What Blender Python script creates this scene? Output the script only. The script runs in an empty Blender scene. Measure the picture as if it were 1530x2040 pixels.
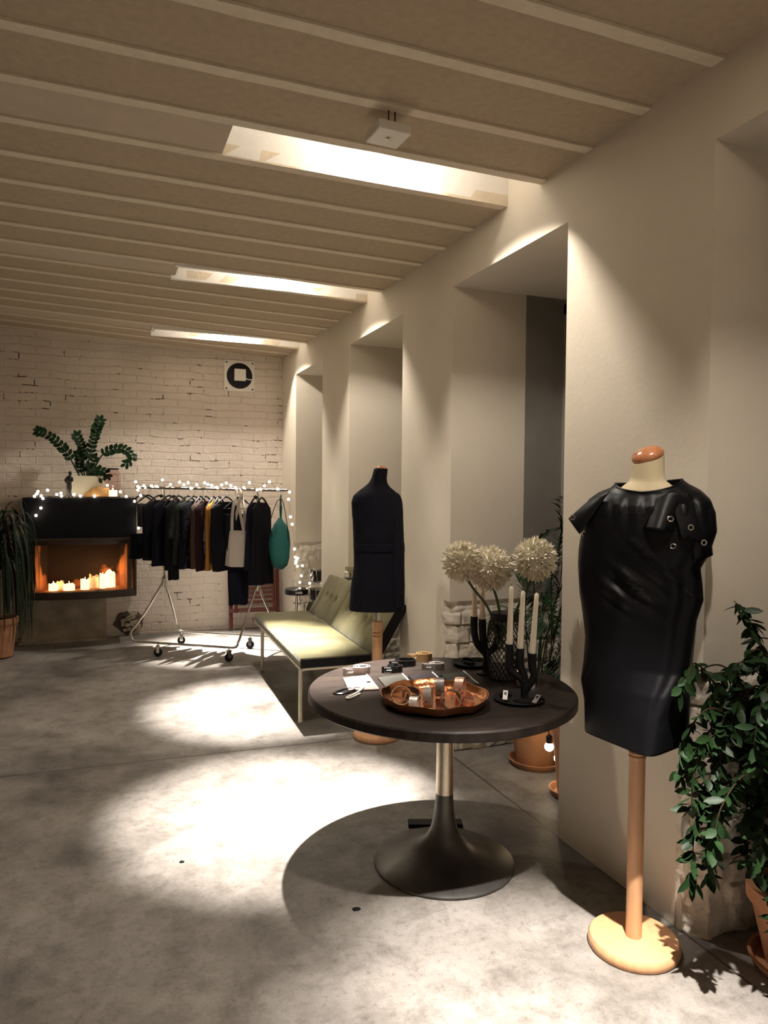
import bpy, bmesh, math, random
from mathutils import Vector, Matrix, noise, Euler
random.seed(7)
PI = math.pi
sc = bpy.context.scene
C = sc.collection

# ------------------------------------------------------------------ camera
CAM_H = 1.55
yaw, pitch, roll = math.radians(21.46), math.radians(1.895), math.radians(-0.515)
f_ = Vector((math.sin(yaw)*math.cos(pitch), math.cos(yaw)*math.cos(pitch), -math.sin(pitch)))
r_ = Vector((math.cos(yaw), -math.sin(yaw), 0)); d_ = f_.cross(r_)
right = r_*math.cos(roll) + d_*math.sin(roll); down = -r_*math.sin(roll) + d_*math.cos(roll)
cd = bpy.data.cameras.new('camera'); cam = bpy.data.objects.new('camera', cd); C.objects.link(cam)
m3 = Matrix((right, -down, -f_)).transposed()
cam.matrix_world = Matrix.Translation((0, 0, CAM_H)) @ m3.to_4x4()
cd.sensor_fit = 'VERTICAL'; cd.sensor_height = 36.0; cd.sensor_width = 27.0
cd.lens = 1450/2040*36.0; cd.clip_start = 0.05
sc.camera = cam
vs = sc.view_settings
vs.view_transform = 'Standard'; vs.look = 'None'; vs.exposure = 0.42; vs.gamma = 1.0; vs.use_curve_mapping = False

# ------------------------------------------------------------------ light
W = bpy.data.worlds.new('world'); sc.world = W; W.use_nodes = True
bg = W.node_tree.nodes['Background']; bg.inputs[0].default_value = (1.0, 0.80, 0.60, 1); bg.inputs[1].default_value = 0.17
LAMP_Y = [-0.985, 1.04, 3.07, 5.09, 7.11]
SPOT_W, FLOOD_W = 3100.0, 88.0
AIM = [(0, 0, -1), (0.0, 0.20, -1), (-0.11, 0.09, -1), (-0.04, 0.0, -1), (-0.04, -0.02, -1)]
def spot(name, loc, energy, size, blend, col, rad, aim=(0, 0, -1)):
    l = bpy.data.lights.new(name, 'SPOT'); l.energy = energy; l.spot_size = math.radians(size); l.spot_blend = blend
    l.color = col; l.shadow_soft_size = rad
    o = bpy.data.objects.new(name, l); C.objects.link(o); o.location = loc
    o.rotation_euler = Vector(aim).to_track_quat('-Z', 'Y').to_euler()
    return o
def point(name, loc, energy, col, rad):
    l = bpy.data.lights.new(name, 'POINT'); l.energy = energy; l.color = col; l.shadow_soft_size = rad
    o = bpy.data.objects.new(name, l); C.objects.link(o); o.location = loc
    return o
for i, y in enumerate(LAMP_Y):
    point('recess_spill', (1.2, y, 3.14), 3.4, (1.0, 0.93, 0.85), 0.05)
    spot('recess_spot_beam', (1.2, y, 3.16), SPOT_W*(0.5 if i == 1 else 1.0), 32, 0.9, (1.0, 0.94, 0.87), 0.02, AIM[i])
    spot('recess_spot_flood', (1.2, y, 3.16), FLOOD_W, 122, 0.12, (1.0, 0.91, 0.80), 0.03)

# ------------------------------------------------------------------ materials
def mat(name, col, rough=0.6, metal=0.0, var=0.0, vscale=8.0, bump=0.0, bscale=60.0, emit=None, estr=0.0, spec=None, coat=0.0, sss=0.0, bdist=0.01, trans=0.0, col2=None, stretch=None):
    m = bpy.data.materials.new(name); m.use_nodes = True
    nt = m.node_tree; N = nt.nodes; L = nt.links; b = N['Principled BSDF']
    b.inputs['Base Color'].default_value = (*col, 1); b.inputs['Roughness'].default_value = rough; b.inputs['Metallic'].default_value = metal
    if spec is not None: b.inputs['Specular IOR Level'].default_value = spec
    if coat: b.inputs['Coat Weight'].default_value = coat; b.inputs['Coat Roughness'].default_value = 0.1
    if trans: b.inputs['Transmission Weight'].default_value = trans
    tc = N.new('ShaderNodeTexCoord'); vec = tc.outputs['Object']
    if stretch:
        mp = N.new('ShaderNodeMapping'); mp.inputs['Scale'].default_value = stretch; L.new(vec, mp.inputs[0]); vec = mp.outputs[0]
    if var or col2:
        n = N.new('ShaderNodeTexNoise'); n.inputs['Scale'].default_value = vscale; n.inputs['Detail'].default_value = 6; L.new(vec, n.inputs['Vector'])
        r = N.new('ShaderNodeValToRGB'); r.color_ramp.elements[0].position = 0.3; r.color_ramp.elements[1].position = 0.7
        c0 = tuple(c*(1-var) for c in col); c1 = col2 if col2 else tuple(min(1, c*(1+var)) for c in col)
        r.color_ramp.elements[0].color = (*c0, 1); r.color_ramp.elements[1].color = (*c1, 1)
        L.new(n.outputs['Fac'], r.inputs[0]); L.new(r.outputs[0], b.inputs['Base Color'])
    if bump:
        n2 = N.new('ShaderNodeTexNoise'); n2.inputs['Scale'].default_value = bscale; n2.inputs['Detail'].default_value = 5; L.new(vec, n2.inputs['Vector'])
        bp = N.new('ShaderNodeBump'); bp.inputs['Strength'].default_value = bump; bp.inputs['Distance'].default_value = bdist
        L.new(n2.outputs['Fac'], bp.inputs['Height']); L.new(bp.outputs[0], b.inputs['Normal'])
    if emit:
        b.inputs['Emission Color'].default_value = (*emit, 1); b.inputs['Emission Strength'].default_value = estr
    return m

M = {}
M['plaster'] = mat('white_plaster', (0.66, 0.59, 0.48), 0.9, var=0.03, vscale=3, bump=0.25, bscale=45, bdist=0.004)
M['ceil_panel'] = mat('rough_ceiling_panel', (0.43, 0.34, 0.24), 0.95, var=0.06, vscale=30, bump=0.5, bscale=120, bdist=0.004)
M['ceil_joist'] = mat('painted_joist', (0.66, 0.57, 0.44), 0.8, var=0.05, vscale=20, bump=0.6, bscale=50, bdist=0.006)
M['smooth_bay'] = mat('smooth_ceiling_bay', (0.50, 0.41, 0.31), 0.9, var=0.04, vscale=12, bump=0.3, bscale=60, bdist=0.004)
M['recess'] = mat('white_recess', (0.82, 0.79, 0.74), 0.85, var=0.03, vscale=10, bump=0.3, bscale=40, bdist=0.004)
M['stone'] = mat('whitewashed_stone', (0.60, 0.54, 0.45), 0.95, var=0.14, vscale=22, bump=0.8, bscale=70, bdist=0.006)
M['door_frame'] = mat('grey_door_frame', (0.20, 0.18, 0.155), 0.8, var=0.05)
M['night_glass'] = mat('night_glass', (0.004, 0.005, 0.01), 0.12)
M['black_metal'] = mat('black_metal', (0.012, 0.012, 0.013), 0.45, 0.0)
M['chrome'] = mat('chrome', (0.75, 0.72, 0.68), 0.18, 1.0)
M['brushed'] = mat('brushed_aluminium', (0.50, 0.44, 0.35), 0.33, 1.0, var=0.12, vscale=14, bump=0.1, bscale=200)
M['brushed_shaded'] = mat('shaded_aluminium', (0.10, 0.093, 0.085), 0.42, 0.7, var=0.25, vscale=10)  # tulip base metal, shade under the tabletop put into its colour
M['beech'] = mat('beech_wood', (0.56, 0.30, 0.15), 0.42, var=0.10, vscale=6, stretch=(8, 8, 1))
M['cap_wood'] = mat('polished_red_beech', (0.50, 0.20, 0.09), 0.22, var=0.15, vscale=20, stretch=(6, 1, 1), coat=0.5)
M['cream_cloth'] = mat('cream_jersey', (0.60, 0.50, 0.32), 0.9, bump=0.2, bscale=400, bdist=0.001)
M['black_leather'] = mat('black_leather', (0.004, 0.004, 0.005), 0.42, bump=0.2, bscale=14, bdist=0.010, spec=0.28)
M['black_cloth'] = mat('black_cloth', (0.004, 0.004, 0.008), 0.85, bump=0.3, bscale=30, bdist=0.01, spec=0.2)
M['table_wood'] = mat('dark_stained_wood', (0.009, 0.007, 0.006), 0.5, spec=0.3, col2=(0.028, 0.019, 0.015), vscale=5, stretch=(2, 14, 2), bump=0.15, bscale=30, bdist=0.002)
M['velvet'] = mat('olive_velvet', (0.080, 0.068, 0.020), 0.75, col2=(0.165, 0.145, 0.062), vscale=3.5, bump=0.25, bscale=9, bdist=0.02)
M['velvet'].node_tree.nodes['Principled BSDF'].inputs['Sheen Weight'].default_value = 0.15
M['black_lining'] = mat('black_lining', (0.012, 0.011, 0.013), 0.8)
M['cream_paint'] = mat('cream_enamel', (0.62, 0.56, 0.42), 0.4)
M['terracotta'] = mat('terracotta', (0.40, 0.19, 0.095), 0.8, var=0.18, vscale=9, bump=0.2, bscale=40, bdist=0.003)
M['soil'] = mat('soil', (0.03, 0.02, 0.012), 1.0, bump=1, bscale=60)
M['ficus'] = mat('ficus_leaf', (0.007, 0.018, 0.007), 0.45, col2=(0.018, 0.042, 0.012), vscale=14)
M['palm'] = mat('palm_leaf', (0.012, 0.032, 0.011), 0.5, col2=(0.025, 0.055, 0.02), vscale=9)
M['zz'] = mat('glossy_leaf', (0.007, 0.020, 0.008), 0.32, col2=(0.014, 0.038, 0.014), vscale=20)
M['dracaena'] = mat('dark_strap_leaf', (0.010, 0.020, 0.010), 0.45)
M['stem'] = mat('green_stem', (0.05, 0.08, 0.03), 0.6)
M['bark'] = mat('bark', (0.04, 0.025, 0.014), 0.9)
M['bamboo'] = mat('wood_cane', (0.38, 0.19, 0.07), 0.6)
M['allium'] = mat('cream_petal', (0.93, 0.87, 0.72), 0.7)
M['wax'] = mat('white_wax', (0.84, 0.76, 0.60), 0.45)
M['wax'].node_tree.nodes['Principled BSDF'].inputs['Subsurface Weight'].default_value = 0.15
M['wax_lit'] = mat('glowing_wax', (0.85, 0.66, 0.40), 0.5, emit=(1.0, 0.68, 0.34), estr=1.7)
M['wax_white'] = mat('white_glowing_wax', (0.8, 0.7, 0.5), 0.5, emit=(1.0, 0.84, 0.58), estr=1.3)
M['flame'] = mat('flame', (1, 0.7, 0.3), 0.5, emit=(1.0, 0.72, 0.32), estr=40)
M['bulb'] = mat('fairy_bulb', (1, 0.9, 0.7), 0.5, emit=(1.0, 0.87, 0.66), estr=24)
M['bigbulb'] = mat('festoon_bulb', (1, 0.9, 0.7), 0.5, emit=(1.0, 0.80, 0.50), estr=16)
M['wire'] = mat('thin_wire', (0.10, 0.06, 0.035), 0.5)
M['cord'] = mat('black_cord', (0.01, 0.01, 0.01), 0.6)
M['copper'] = mat('hammered_copper', (0.70, 0.30, 0.14), 0.20, 1.0, bump=0.5, bscale=34, bdist=0.006)
M['rust_metal'] = mat('dark_fireplace_steel', (0.035, 0.020, 0.014), 0.5, 0.3, var=0.4, vscale=6, bump=0.2, bscale=30)
M['mantle'] = mat('mantle_black', (0.004, 0.004, 0.006), 0.75, bump=0.15, bscale=30)
M['firebrick'] = mat('sooty_refractory', (0.50, 0.22, 0.10), 0.9)
M['mahog'] = mat('dark_red_wood', (0.10, 0.022, 0.014), 0.5, var=0.2, vscale=10)
M['teal'] = mat('teal_fabric', (0.006, 0.10, 0.095), 0.7, bump=0.5, bscale=12, bdist=0.02)
M['linen'] = mat('grey_linen', (0.46, 0.40, 0.35), 0.85, bump=0.3, bscale=20, bdist=0.01)
M['white_paint'] = mat('white_plastic', (0.74, 0.70, 0.62), 0.5)
M['pot_white'] = mat('cream_ceramic', (0.66, 0.60, 0.46), 0.5)
M['wood_raw'] = mat('golden_wood', (0.46, 0.24, 0.08), 0.6, var=0.2, vscale=12)
for m_ in M.values():
    p_ = m_.node_tree.nodes['Principled BSDF']; c_ = p_.inputs['Base Color'].default_value
    if max(c_[:3]) < 0.06 and p_.inputs['Metallic'].default_value == 0: p_.inputs['Specular IOR Level'].default_value = min(0.16, p_.inputs['Specular IOR Level'].default_value)
def nodeof(m): return m.node_tree.nodes, m.node_tree.links, m.node_tree.nodes['Principled BSDF']

# soot on the firebrick
N, L, b = nodeof(M['firebrick'])
tc = N.new('ShaderNodeTexCoord'); n = N.new('ShaderNodeTexNoise'); n.inputs['Scale'].default_value = 4.2; n.inputs['Detail'].default_value = 3
sx = N.new('ShaderNodeSeparateXYZ'); L.new(tc.outputs['Object'], n.inputs['Vector']); L.new(tc.outputs['Object'], sx.inputs[0])
ma = N.new('ShaderNodeMath'); ma.operation = 'MULTIPLY_ADD'; ma.inputs[1].default_value = 1.4; ma.inputs[2].default_value = -0.62; L.new(sx.outputs['Z'], ma.inputs[0])
ab = N.new('ShaderNodeMath'); ab.operation = 'ABSOLUTE'; L.new(sx.outputs['X'], ab.inputs[0])
sb_ = N.new('ShaderNodeMath'); sb_.operation = 'SUBTRACT'; sb_.inputs[1].default_value = 0.31; sb_.use_clamp = True; L.new(ab.outputs[0], sb_.inputs[0])
m2_ = N.new('ShaderNodeMath'); m2_.operation = 'MULTIPLY_ADD'; m2_.inputs[1].default_value = -5.0; L.new(sb_.outputs[0], m2_.inputs[0]); L.new(ma.outputs[0], m2_.inputs[2]); ma = m2_
ad = N.new('ShaderNodeMath'); ad.operation = 'ADD'; L.new(ma.outputs[0], ad.inputs[0]); L.new(n.outputs['Fac'], ad.inputs[1])
r = N.new('ShaderNodeValToRGB'); r.color_ramp.elements[0].position = 0.64; r.color_ramp.elements[0].color = (0.55, 0.21, 0.08, 1)
r.color_ramp.elements[1].position = 0.76; r.color_ramp.elements[1].color = (0.022, 0.012, 0.009, 1)
L.new(ad.outputs[0], r.inputs[0]); L.new(r.outputs[0], b.inputs['Base Color'])

# concrete floor with seams and cracks
m = bpy.data.materials.new('polished_concrete'); m.use_nodes = True; M['floor'] = m
N, L, b = nodeof(m)
tc = N.new('ShaderNodeTexCoord'); V = tc.outputs['Object']
def noi(scale, detail=6, rough=0.55, dist=0.0, vec=None):
    n = N.new('ShaderNodeTexNoise'); n.inputs['Scale'].default_value = scale; n.inputs['Detail'].default_value = detail
    n.inputs['Roughness'].default_value = rough; n.inputs['Distortion'].default_value = dist; L.new(vec or V, n.inputs['Vector']); return n.outputs['Fac']
def ramp(fac, *st):
    r = N.new('ShaderNodeValToRGB'); e = r.color_ramp.elements
    while len(e) < len(st): e.new(0.5)
    for k, (p, c) in enumerate(st): e[k].position = p; e[k].color = (*c, 1)
    L.new(fac, r.inputs[0]); return r.outputs[0]
def mix(fac, a, bb, mode='MIX'):
    x = N.new('ShaderNodeMix'); x.data_type = 'RGBA'; x.blend_type = mode
    if isinstance(fac, float): x.inputs[0].default_value = fac
    else: L.new(fac, x.inputs[0])
    for s, v in ((6, a), (7, bb)):
        if isinstance(v, tuple): x.inputs[s].default_value = (*v, 1)
        else: L.new(v, x.inputs[s])
    return x.outputs[2]
def mth(op, a, bb=None, cc=None):
    x = N.new('ShaderNodeMath'); x.operation = op
    for s, v in ((0, a), (1, bb), (2, cc)):
        if v is None: continue
        if isinstance(v, (int, float)): x.inputs[s].default_value = v
        else: L.new(v, x.inputs[s])
    return x.outputs[0]
c1 = ramp(noi(1.3, 10, 0.62, 0.15), (0.32, (0.115, 0.101, 0.088)), (0.50, (0.245, 0.223, 0.200)), (0.68, (0.36, 0.330, 0.300)))
c2 = ramp(noi(6.0, 12, 0.75, 0.3), (0.34, (0.45, 0.43, 0.41)), (0.54, (1, 1, 1)))
c3 = ramp(noi(34, 12, 0.8), (0.34, (0.35, 0.33, 0.31)), (0.47, (0.92, 0.92, 0.92)), (0.66, (1.0, 1.0, 1.0)))
c4 = ramp(noi(150, 4, 0.7), (0.35, (0.55, 0.53, 0.5)), (0.6, (1, 1, 1)))
col = mix(0.75, c1, c2, 'MULTIPLY'); col = mix(0.7, col, c3, 'MULTIPLY'); col = mix(0.35, col, c4, 'MULTIPLY')
sx = N.new('ShaderNodeSeparateXYZ'); L.new(V, sx.inputs[0])
wob = mth('MULTIPLY_ADD', noi(3, 3), 0.010, -0.005)
d1 = mth('ABSOLUTE', mth('ADD', mth('SUBTRACT', sx.outputs['X'], 1.907), wob))
d2 = mth('ABSOLUTE', mth('ADD', mth('ADD', mth('MULTIPLY', sx.outputs['X'], 0.038), mth('SUBTRACT', sx.outputs['Y'], 4.266)), wob))
d2 = mth('MAXIMUM', d2, mth('SUBTRACT', sx.outputs['X'], 1.91))
crk = mth('ABSOLUTE', mth('SUBTRACT', noi(0.55, 8, 0.62, 0.8), 0.5))
s1 = mth('LESS_THAN', d1, 0.0045); s2 = mth('LESS_THAN', d2, 0.005); s3 = mth('MULTIPLY', mth('LESS_THAN', crk, 0.0006), 0.35)
sm = mth('MAXIMUM', mth('MAXIMUM', s1, s2), s3)
col = mix(sm, col, (0.06, 0.05, 0.042))
L.new(col, b.inputs['Base Color'])
rr = N.new('ShaderNodeMapRange'); rr.inputs[3].default_value = 0.32; rr.inputs[4].default_value = 0.6; L.new(noi(2.5), rr.inputs[0]); L.new(rr.outputs[0], b.inputs['Roughness'])
b.inputs['Specular IOR Level'].default_value = 0.35
bp = N.new('ShaderNodeBump'); bp.inputs['Strength'].default_value = 0.25; bp.inputs['Distance'].default_value = 0.006
L.new(mth('SUBTRACT', noi(40, 6), sm), bp.inputs['Height']); L.new(bp.outputs[0], b.inputs['Normal'])

# painted brick
m = bpy.data.materials.new('painted_brick'); m.use_nodes = True; M['brick'] = m
N, L, b = nodeof(m)
tc = N.new('ShaderNodeTexCoord'); mp = N.new('ShaderNodeMapping'); mp.inputs['Rotation'].default_value = (PI/2, 0, 0); L.new(tc.outputs['Object'], mp.inputs[0]); V = tc.outputs['Object']
wn = N.new('ShaderNodeTexNoise'); wn.inputs['Scale'].default_value = 3.5; wn.inputs['Detail'].default_value = 4; L.new(V, wn.inputs['Vector'])
vm = N.new('ShaderNodeVectorMath'); vm.operation = 'SCALE'; vm.inputs['Scale'].default_value = 0.06; L.new(wn.outputs['Color'], vm.inputs[0])
va = N.new('ShaderNodeVectorMath'); va.operation = 'ADD'; L.new(mp.outputs[0], va.inputs[0]); L.new(vm.outputs[0], va.inputs[1])
br = N.new('ShaderNodeTexBrick'); br.inputs['Scale'].default_value = 1.0; br.inputs['Brick Width'].default_value = 0.27; br.inputs['Row Height'].default_value = 0.078
br.inputs['Mortar Size'].default_value = 0.007; br.inputs['Mortar Smooth'].default_value = 0.6; L.new(va.outputs[0], br.inputs['Vector'])
h = mth('MULTIPLY', br.outputs['Fac'], -0.6)
gap = mth('MULTIPLY', mth('GREATER_THAN', br.outputs['Fac'], 0.55), mth('GREATER_THAN', noi(7, 6, 0.7), 0.60))
cb = ramp(noi(2.2, 6), (0.3, (0.58, 0.50, 0.42)), (0.7, (0.70, 0.61, 0.52)))
L.new(mix(gap, cb, (0.09, 0.065, 0.05)), b.inputs['Base Color']); b.inputs['Roughness'].default_value = 0.85
hh = mth('ADD', mth('ADD', h, mth('MULTIPLY', noi(14, 8, 0.65), 1.5)), mth('MULTIPLY', gap, -1.5))
bp = N.new('ShaderNodeBump'); bp.inputs['Strength'].default_value = 0.8; bp.inputs['Distance'].default_value = 0.012
L.new(hh, bp.inputs['Height']); L.new(bp.outputs[0], b.inputs['Normal'])

# ------------------------------------------------------------------ helpers
class MB:
    def __init__(s): s.v = []; s.f = []; s.m = []; s.smooth = []
    def add(s, vs, fs, mi=0, sm=False):
        o = len(s.v); s.v += [tuple(v) for v in vs]
        for f in fs: s.f.append([i+o for i in f]); s.m.append(mi); s.smooth.append(sm)
        return s
    def box(s, x0, x1, y0, y1, z0, z1, mi=0):
        vs = [(x, y, z) for z in (z0, z1) for y in (y0, y1) for x in (x0, x1)]
        return s.add(vs, [(0, 2, 3, 1), (4, 5, 7, 6), (0, 1, 5, 4), (2, 6, 7, 3), (0, 4, 6, 2), (1, 3, 7, 5)], mi)
    def obox(s, c, ax, ay, az, mi=0):
        c, ax, ay, az = map(Vector, (c, ax, ay, az))
        vs = [c + sx*ax + sy*ay + sz*az for sz in (-1, 1) for sy in (-1, 1) for sx in (-1, 1)]
        return s.add(vs, [(0, 2, 3, 1), (4, 5, 7, 6), (0, 1, 5, 4), (2, 6, 7, 3), (0, 4, 6, 2), (1, 3, 7, 5)], mi)
    def lathe(s, prof, n=32, c=(0, 0, 0), mi=0, sm=True):
        vs = []; fs = []
        for r, z in prof:
            for k in range(n):
                a = 2*PI*k/n; vs.append((c[0]+r*math.cos(a), c[1]+r*math.sin(a), c[2]+z))
        for i in range(len(prof)-1):
            for k in range(n):
                k2 = (k+1) % n; fs.append((i*n+k, i*n+k2, (i+1)*n+k2, (i+1)*n+k))
        s.add(vs, fs, mi, sm)
        o = len(s.v)-len(vs)
        if prof[0][0] > 1e-4: s.f.append([o+k for k in reversed(range(n))]); s.m.append(mi); s.smooth.append(False)
        if prof[-1][0] > 1e-4: s.f.append([o+(len(prof)-1)*n+k for k in range(n)]); s.m.append(mi); s.smooth.append(False)
        return s
    def tube(s, pts, r, n=8, mi=0, sm=True, closed=False):
        pts = [Vector(p) for p in pts]; R = r if isinstance(r, (list, tuple)) else [r]*len(pts)
        vs = []; up = None
        for i, p in enumerate(pts):
            if closed: t = pts[(i+1) % len(pts)] - pts[i-1]
            else: t = pts[min(i+1, len(pts)-1)] - pts[max(i-1, 0)]
            if t.length < 1e-9: t = Vector((0, 0, 1))
            t.normalize()
            if up is None:
                up = Vector((0, 0, 1)) if abs(t.z) < 0.9 else Vector((1, 0, 0))
            a = (up - t*up.dot(t))
            if a.length < 1e-6: a = t.orthogonal()
            a.normalize(); up = a; bb = t.cross(a)
            for k in range(n):
                an = 2*PI*k/n; vs.append(p + (a*math.cos(an) + bb*math.sin(an))*R[i])
        fs = []; q = len(pts)
        for i in range(q if closed else q-1):
            for k in range(n):
                k2 = (k+1) % n; j = (i+1) % q; fs.append((i*n+k, i*n+k2, j*n+k2, j*n+k))
        if not closed: fs += [tuple(reversed(range(n))), tuple((q-1)*n+k for k in range(n))]
        return s.add(vs, fs, mi, sm)
    def ball(s, c, r, n=10, sc_=(1, 1, 1), mi=0):
        prof = []
        h = max(4, n//2)
        vs = [(c[0], c[1], c[2]-r*sc_[2])]; fs = []
        for i in range(1, h):
            a = -PI/2 + PI*i/h
            for k in range(n):
                t = 2*PI*k/n; vs.append((c[0]+r*sc_[0]*math.cos(a)*math.cos(t), c[1]+r*sc_[1]*math.cos(a)*math.sin(t), c[2]+r*sc_[2]*math.sin(a)))
        vs.append((c[0], c[1], c[2]+r*sc_[2])); top = len(vs)-1
        for k in range(n):
            k2 = (k+1) % n; fs.append((0, 1+k2, 1+k)); fs.append((top, 1+(h-2)*n+k, 1+(h-2)*n+k2))
            for i in range(h-2): fs.append((1+i*n+k, 1+i*n+k2, 1+(i+1)*n+k2, 1+(i+1)*n+k))
        return s.add(vs, fs, mi, True)
    def rings(s, rows, cap=(True, True), mi=0, sm=True):
        n = len(rows[0]); vs = [p for r in rows for p in r]; fs = []
        for i in range(len(rows)-1):
            for k in range(n):
                k2 = (k+1) % n; fs.append((i*n+k, i*n+k2, (i+1)*n+k2, (i+1)*n+k))
        if cap[0]: fs.append(tuple(reversed(range(n))))
        if cap[1]: fs.append(tuple((len(rows)-1)*n+k for k in range(n)))
        return s.add(vs, fs, mi, sm)
    def grid(s, fn, nu, nv, mi=0, sm=True):
        vs = [fn(i/nu, j/nv) for j in range(nv+1) for i in range(nu+1)]
        fs = [(j*(nu+1)+i, j*(nu+1)+i+1, (j+1)*(nu+1)+i+1, (j+1)*(nu+1)+i) for j in range(nv) for i in range(nu)]
        return s.add(vs, fs, mi, sm)
    def build(s, name, mats, parent=None, loc=None, bevel=0, solid=0, sub=0, rot=None):
        me = bpy.data.meshes.new(name); me.from_pydata([tuple(v) for v in s.v], [], s.f)
        for m_ in (mats if isinstance(mats, (list, tuple)) else [mats]): me.materials.append(M[m_] if isinstance(m_, str) else m_)
        me.polygons.foreach_set('material_index', s.m); me.polygons.foreach_set('use_smooth', s.smooth); me.update()
        if any(s.smooth): me.set_sharp_from_angle(angle=math.radians(42))
        o = bpy.data.objects.new(name, me); C.objects.link(o)
        if parent: o.parent = parent
        if loc: o.location = loc
        if rot: o.rotation_euler = rot
        if solid: md = o.modifiers.new('solid', 'SOLIDIFY'); md.thickness = solid; md.offset = 0
        if bevel: md = o.modifiers.new('bevel', 'BEVEL'); md.width = bevel; md.segments = 2; md.limit_method = 'ANGLE'
        if sub: md = o.modifiers.new('sub', 'SUBSURF'); md.levels = sub; md.render_levels = sub
        return o
def tag(o, label=None, cat=None, group=None, kind=None):
    if label: o['label'] = label
    if cat: o['category'] = cat
    if group: o['group'] = group
    if kind: o['kind'] = kind
    return o
def thing(name, label, cat, loc=(0, 0, 0), rz=0.0, group=None):
    o = bpy.data.objects.new(name, None); o.empty_display_size = 0.05; C.objects.link(o)
    o.location = loc; o.rotation_euler = (0, 0, rz); return tag(o, label, cat, group)
def part(o, label): o['label'] = label; return o
def copy_tree(o, parent=None):
    c = o.copy(); C.objects.link(c)
    if parent: c.parent = parent
    for ch in list(o.children): copy_tree(ch, c)
    return c
def lerp(a, b, t): return a+(b-a)*t
def interp(tab, x):
    if x <= tab[0][0]: return tab[0][1:]
    for p, q in zip(tab, tab[1:]):
        if x <= q[0]:
            t = (x-p[0])/(q[0]-p[0]); t = t*t*(3-2*t) if False else t
            return tuple(lerp(a, b, t) for a, b in zip(p[1:], q[1:]))
    return tab[-1][1:]
def spline(pts, n=8):
    P = [Vector(p) for p in pts]; out = []
    for i in range(len(P)-1):
        p0 = P[max(i-1, 0)]; p1 = P[i]; p2 = P[i+1]; p3 = P[min(i+2, len(P)-1)]
        for k in range(n):
            t = k/n; out.append(0.5*((2*p1)+(p2-p0)*t+(2*p0-5*p1+4*p2-p3)*t*t+(3*p1-p0-3*p2+p3)*t**3))
    out.append(P[-1]); return out

# ------------------------------------------------------------------ room shell
XW = 1.905; XJ = 2.395; XD = 2.66; YB = 7.95; ZC = 2.96; ZH = 2.712
XL = -3.4; Y0 = -2.6
MB().box(XL, 4.2, Y0, YB+0.3, -0.12, 0).build('floor', 'floor')['kind'] = 'structure'
def ceil_z(x, y, z):
    g = min(max((y-2.5)/5.5, 0), 1); return z + 0.045*max(0, XW-x)*g
ceiling = bpy.data.objects.new('ceiling', None); C.objects.link(ceiling); tag(ceiling, kind='structure')
P0, DP = 1.875, 0.3375
def slab(mb, x0, x1, y0, y1, z0, z1, nx=6, mi=0):
    vs = []
    for i in range(nx+1):
        x = lerp(x0, x1, i/nx)
        for (y, z) in ((y0, z0), (y1, z0), (y1, z1), (y0, z1)):
            vs.append((x, y, ceil_z(x, y, z)))
    fs = [(0, 3, 2, 1), tuple(nx*4+k for k in range(4))]
    for i in range(nx):
        for k in range(4): k2 = (k+1) % 4; fs.append((i*4+k, i*4+k2, (i+1)*4+k2, (i+1)*4+k))
    mb.add(vs, fs, mi)
JW = 0.026
recess_k = (-9, -3, 3, 9, 15)
for k in range(-13, 19):
    y = P0 + DP*k
    j = MB(); n = 60
    # joist: slightly ragged lower edge
    rows = []
    for i in range(n+1):
        x = lerp(XL, XW-0.001, i/n); a = noise.noise(Vector((x*6, y, 0)))*0.004; bq = noise.noise(Vector((x*6, y, 5)))*0.004
        rows.append([(x, y-JW+a, ceil_z(x, y, ZC-0.004)), (x, y+JW+bq, ceil_z(x, y, ZC-0.004)), (x, y+JW, ceil_z(x, y, ZC+0.05)), (x, y-JW, ceil_z(x, y, ZC+0.05))])
    j.rings([list(reversed(r)) for r in rows], sm=False); j.build('ceiling_joist', 'ceil_joist', ceiling)
    ya, yb = y+JW, y+DP-JW
    p = MB()
    if k in recess_k: slab(p, XL, 0.50, ya, yb, ZC+0.006, ZC+0.06)
    else: slab(p, XL, XW, ya, yb, ZC+0.006, ZC+0.06)
    p.build('ceiling_panel', 'smooth_bay' if k in recess_k else 'ceil_panel', ceiling)
    if k in recess_k:
        q = MB(); t = 0.03
        zt = 3.30
        q.box(0.50-t, XW+0.02, ya-t, ya, ZC+0.01, zt); q.box(0.50-t, XW+0.02, yb, yb+t, ZC+0.01, zt)
        q.box(0.50-t, 0.50, ya-t, yb+t, ZC+0.05, zt); q.box(0.50-t, XW+0.02, ya-t, yb+t, zt, zt+t)
        q.box(XW+0.005, XW+0.02, ya-t, yb+t, ZC, zt)
        q.build('ceiling_recess', 'recess', ceiling)
        MB().lathe([(0.018, 0), (0.018, -0.05), (0.035, -0.06), (0.04, -0.10), (0.036, -0.10), (0.03, -0.075), (0.0, -0.075)], 20).build('spotlight_housing', 'white_paint', ceiling, loc=(1.2, y+DP/2, 3.3))
MB().box(XL, 4.2, Y0, YB+0.3, 3.36, 3.42).build('ceiling_deck', 'plaster', ceiling)

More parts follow.
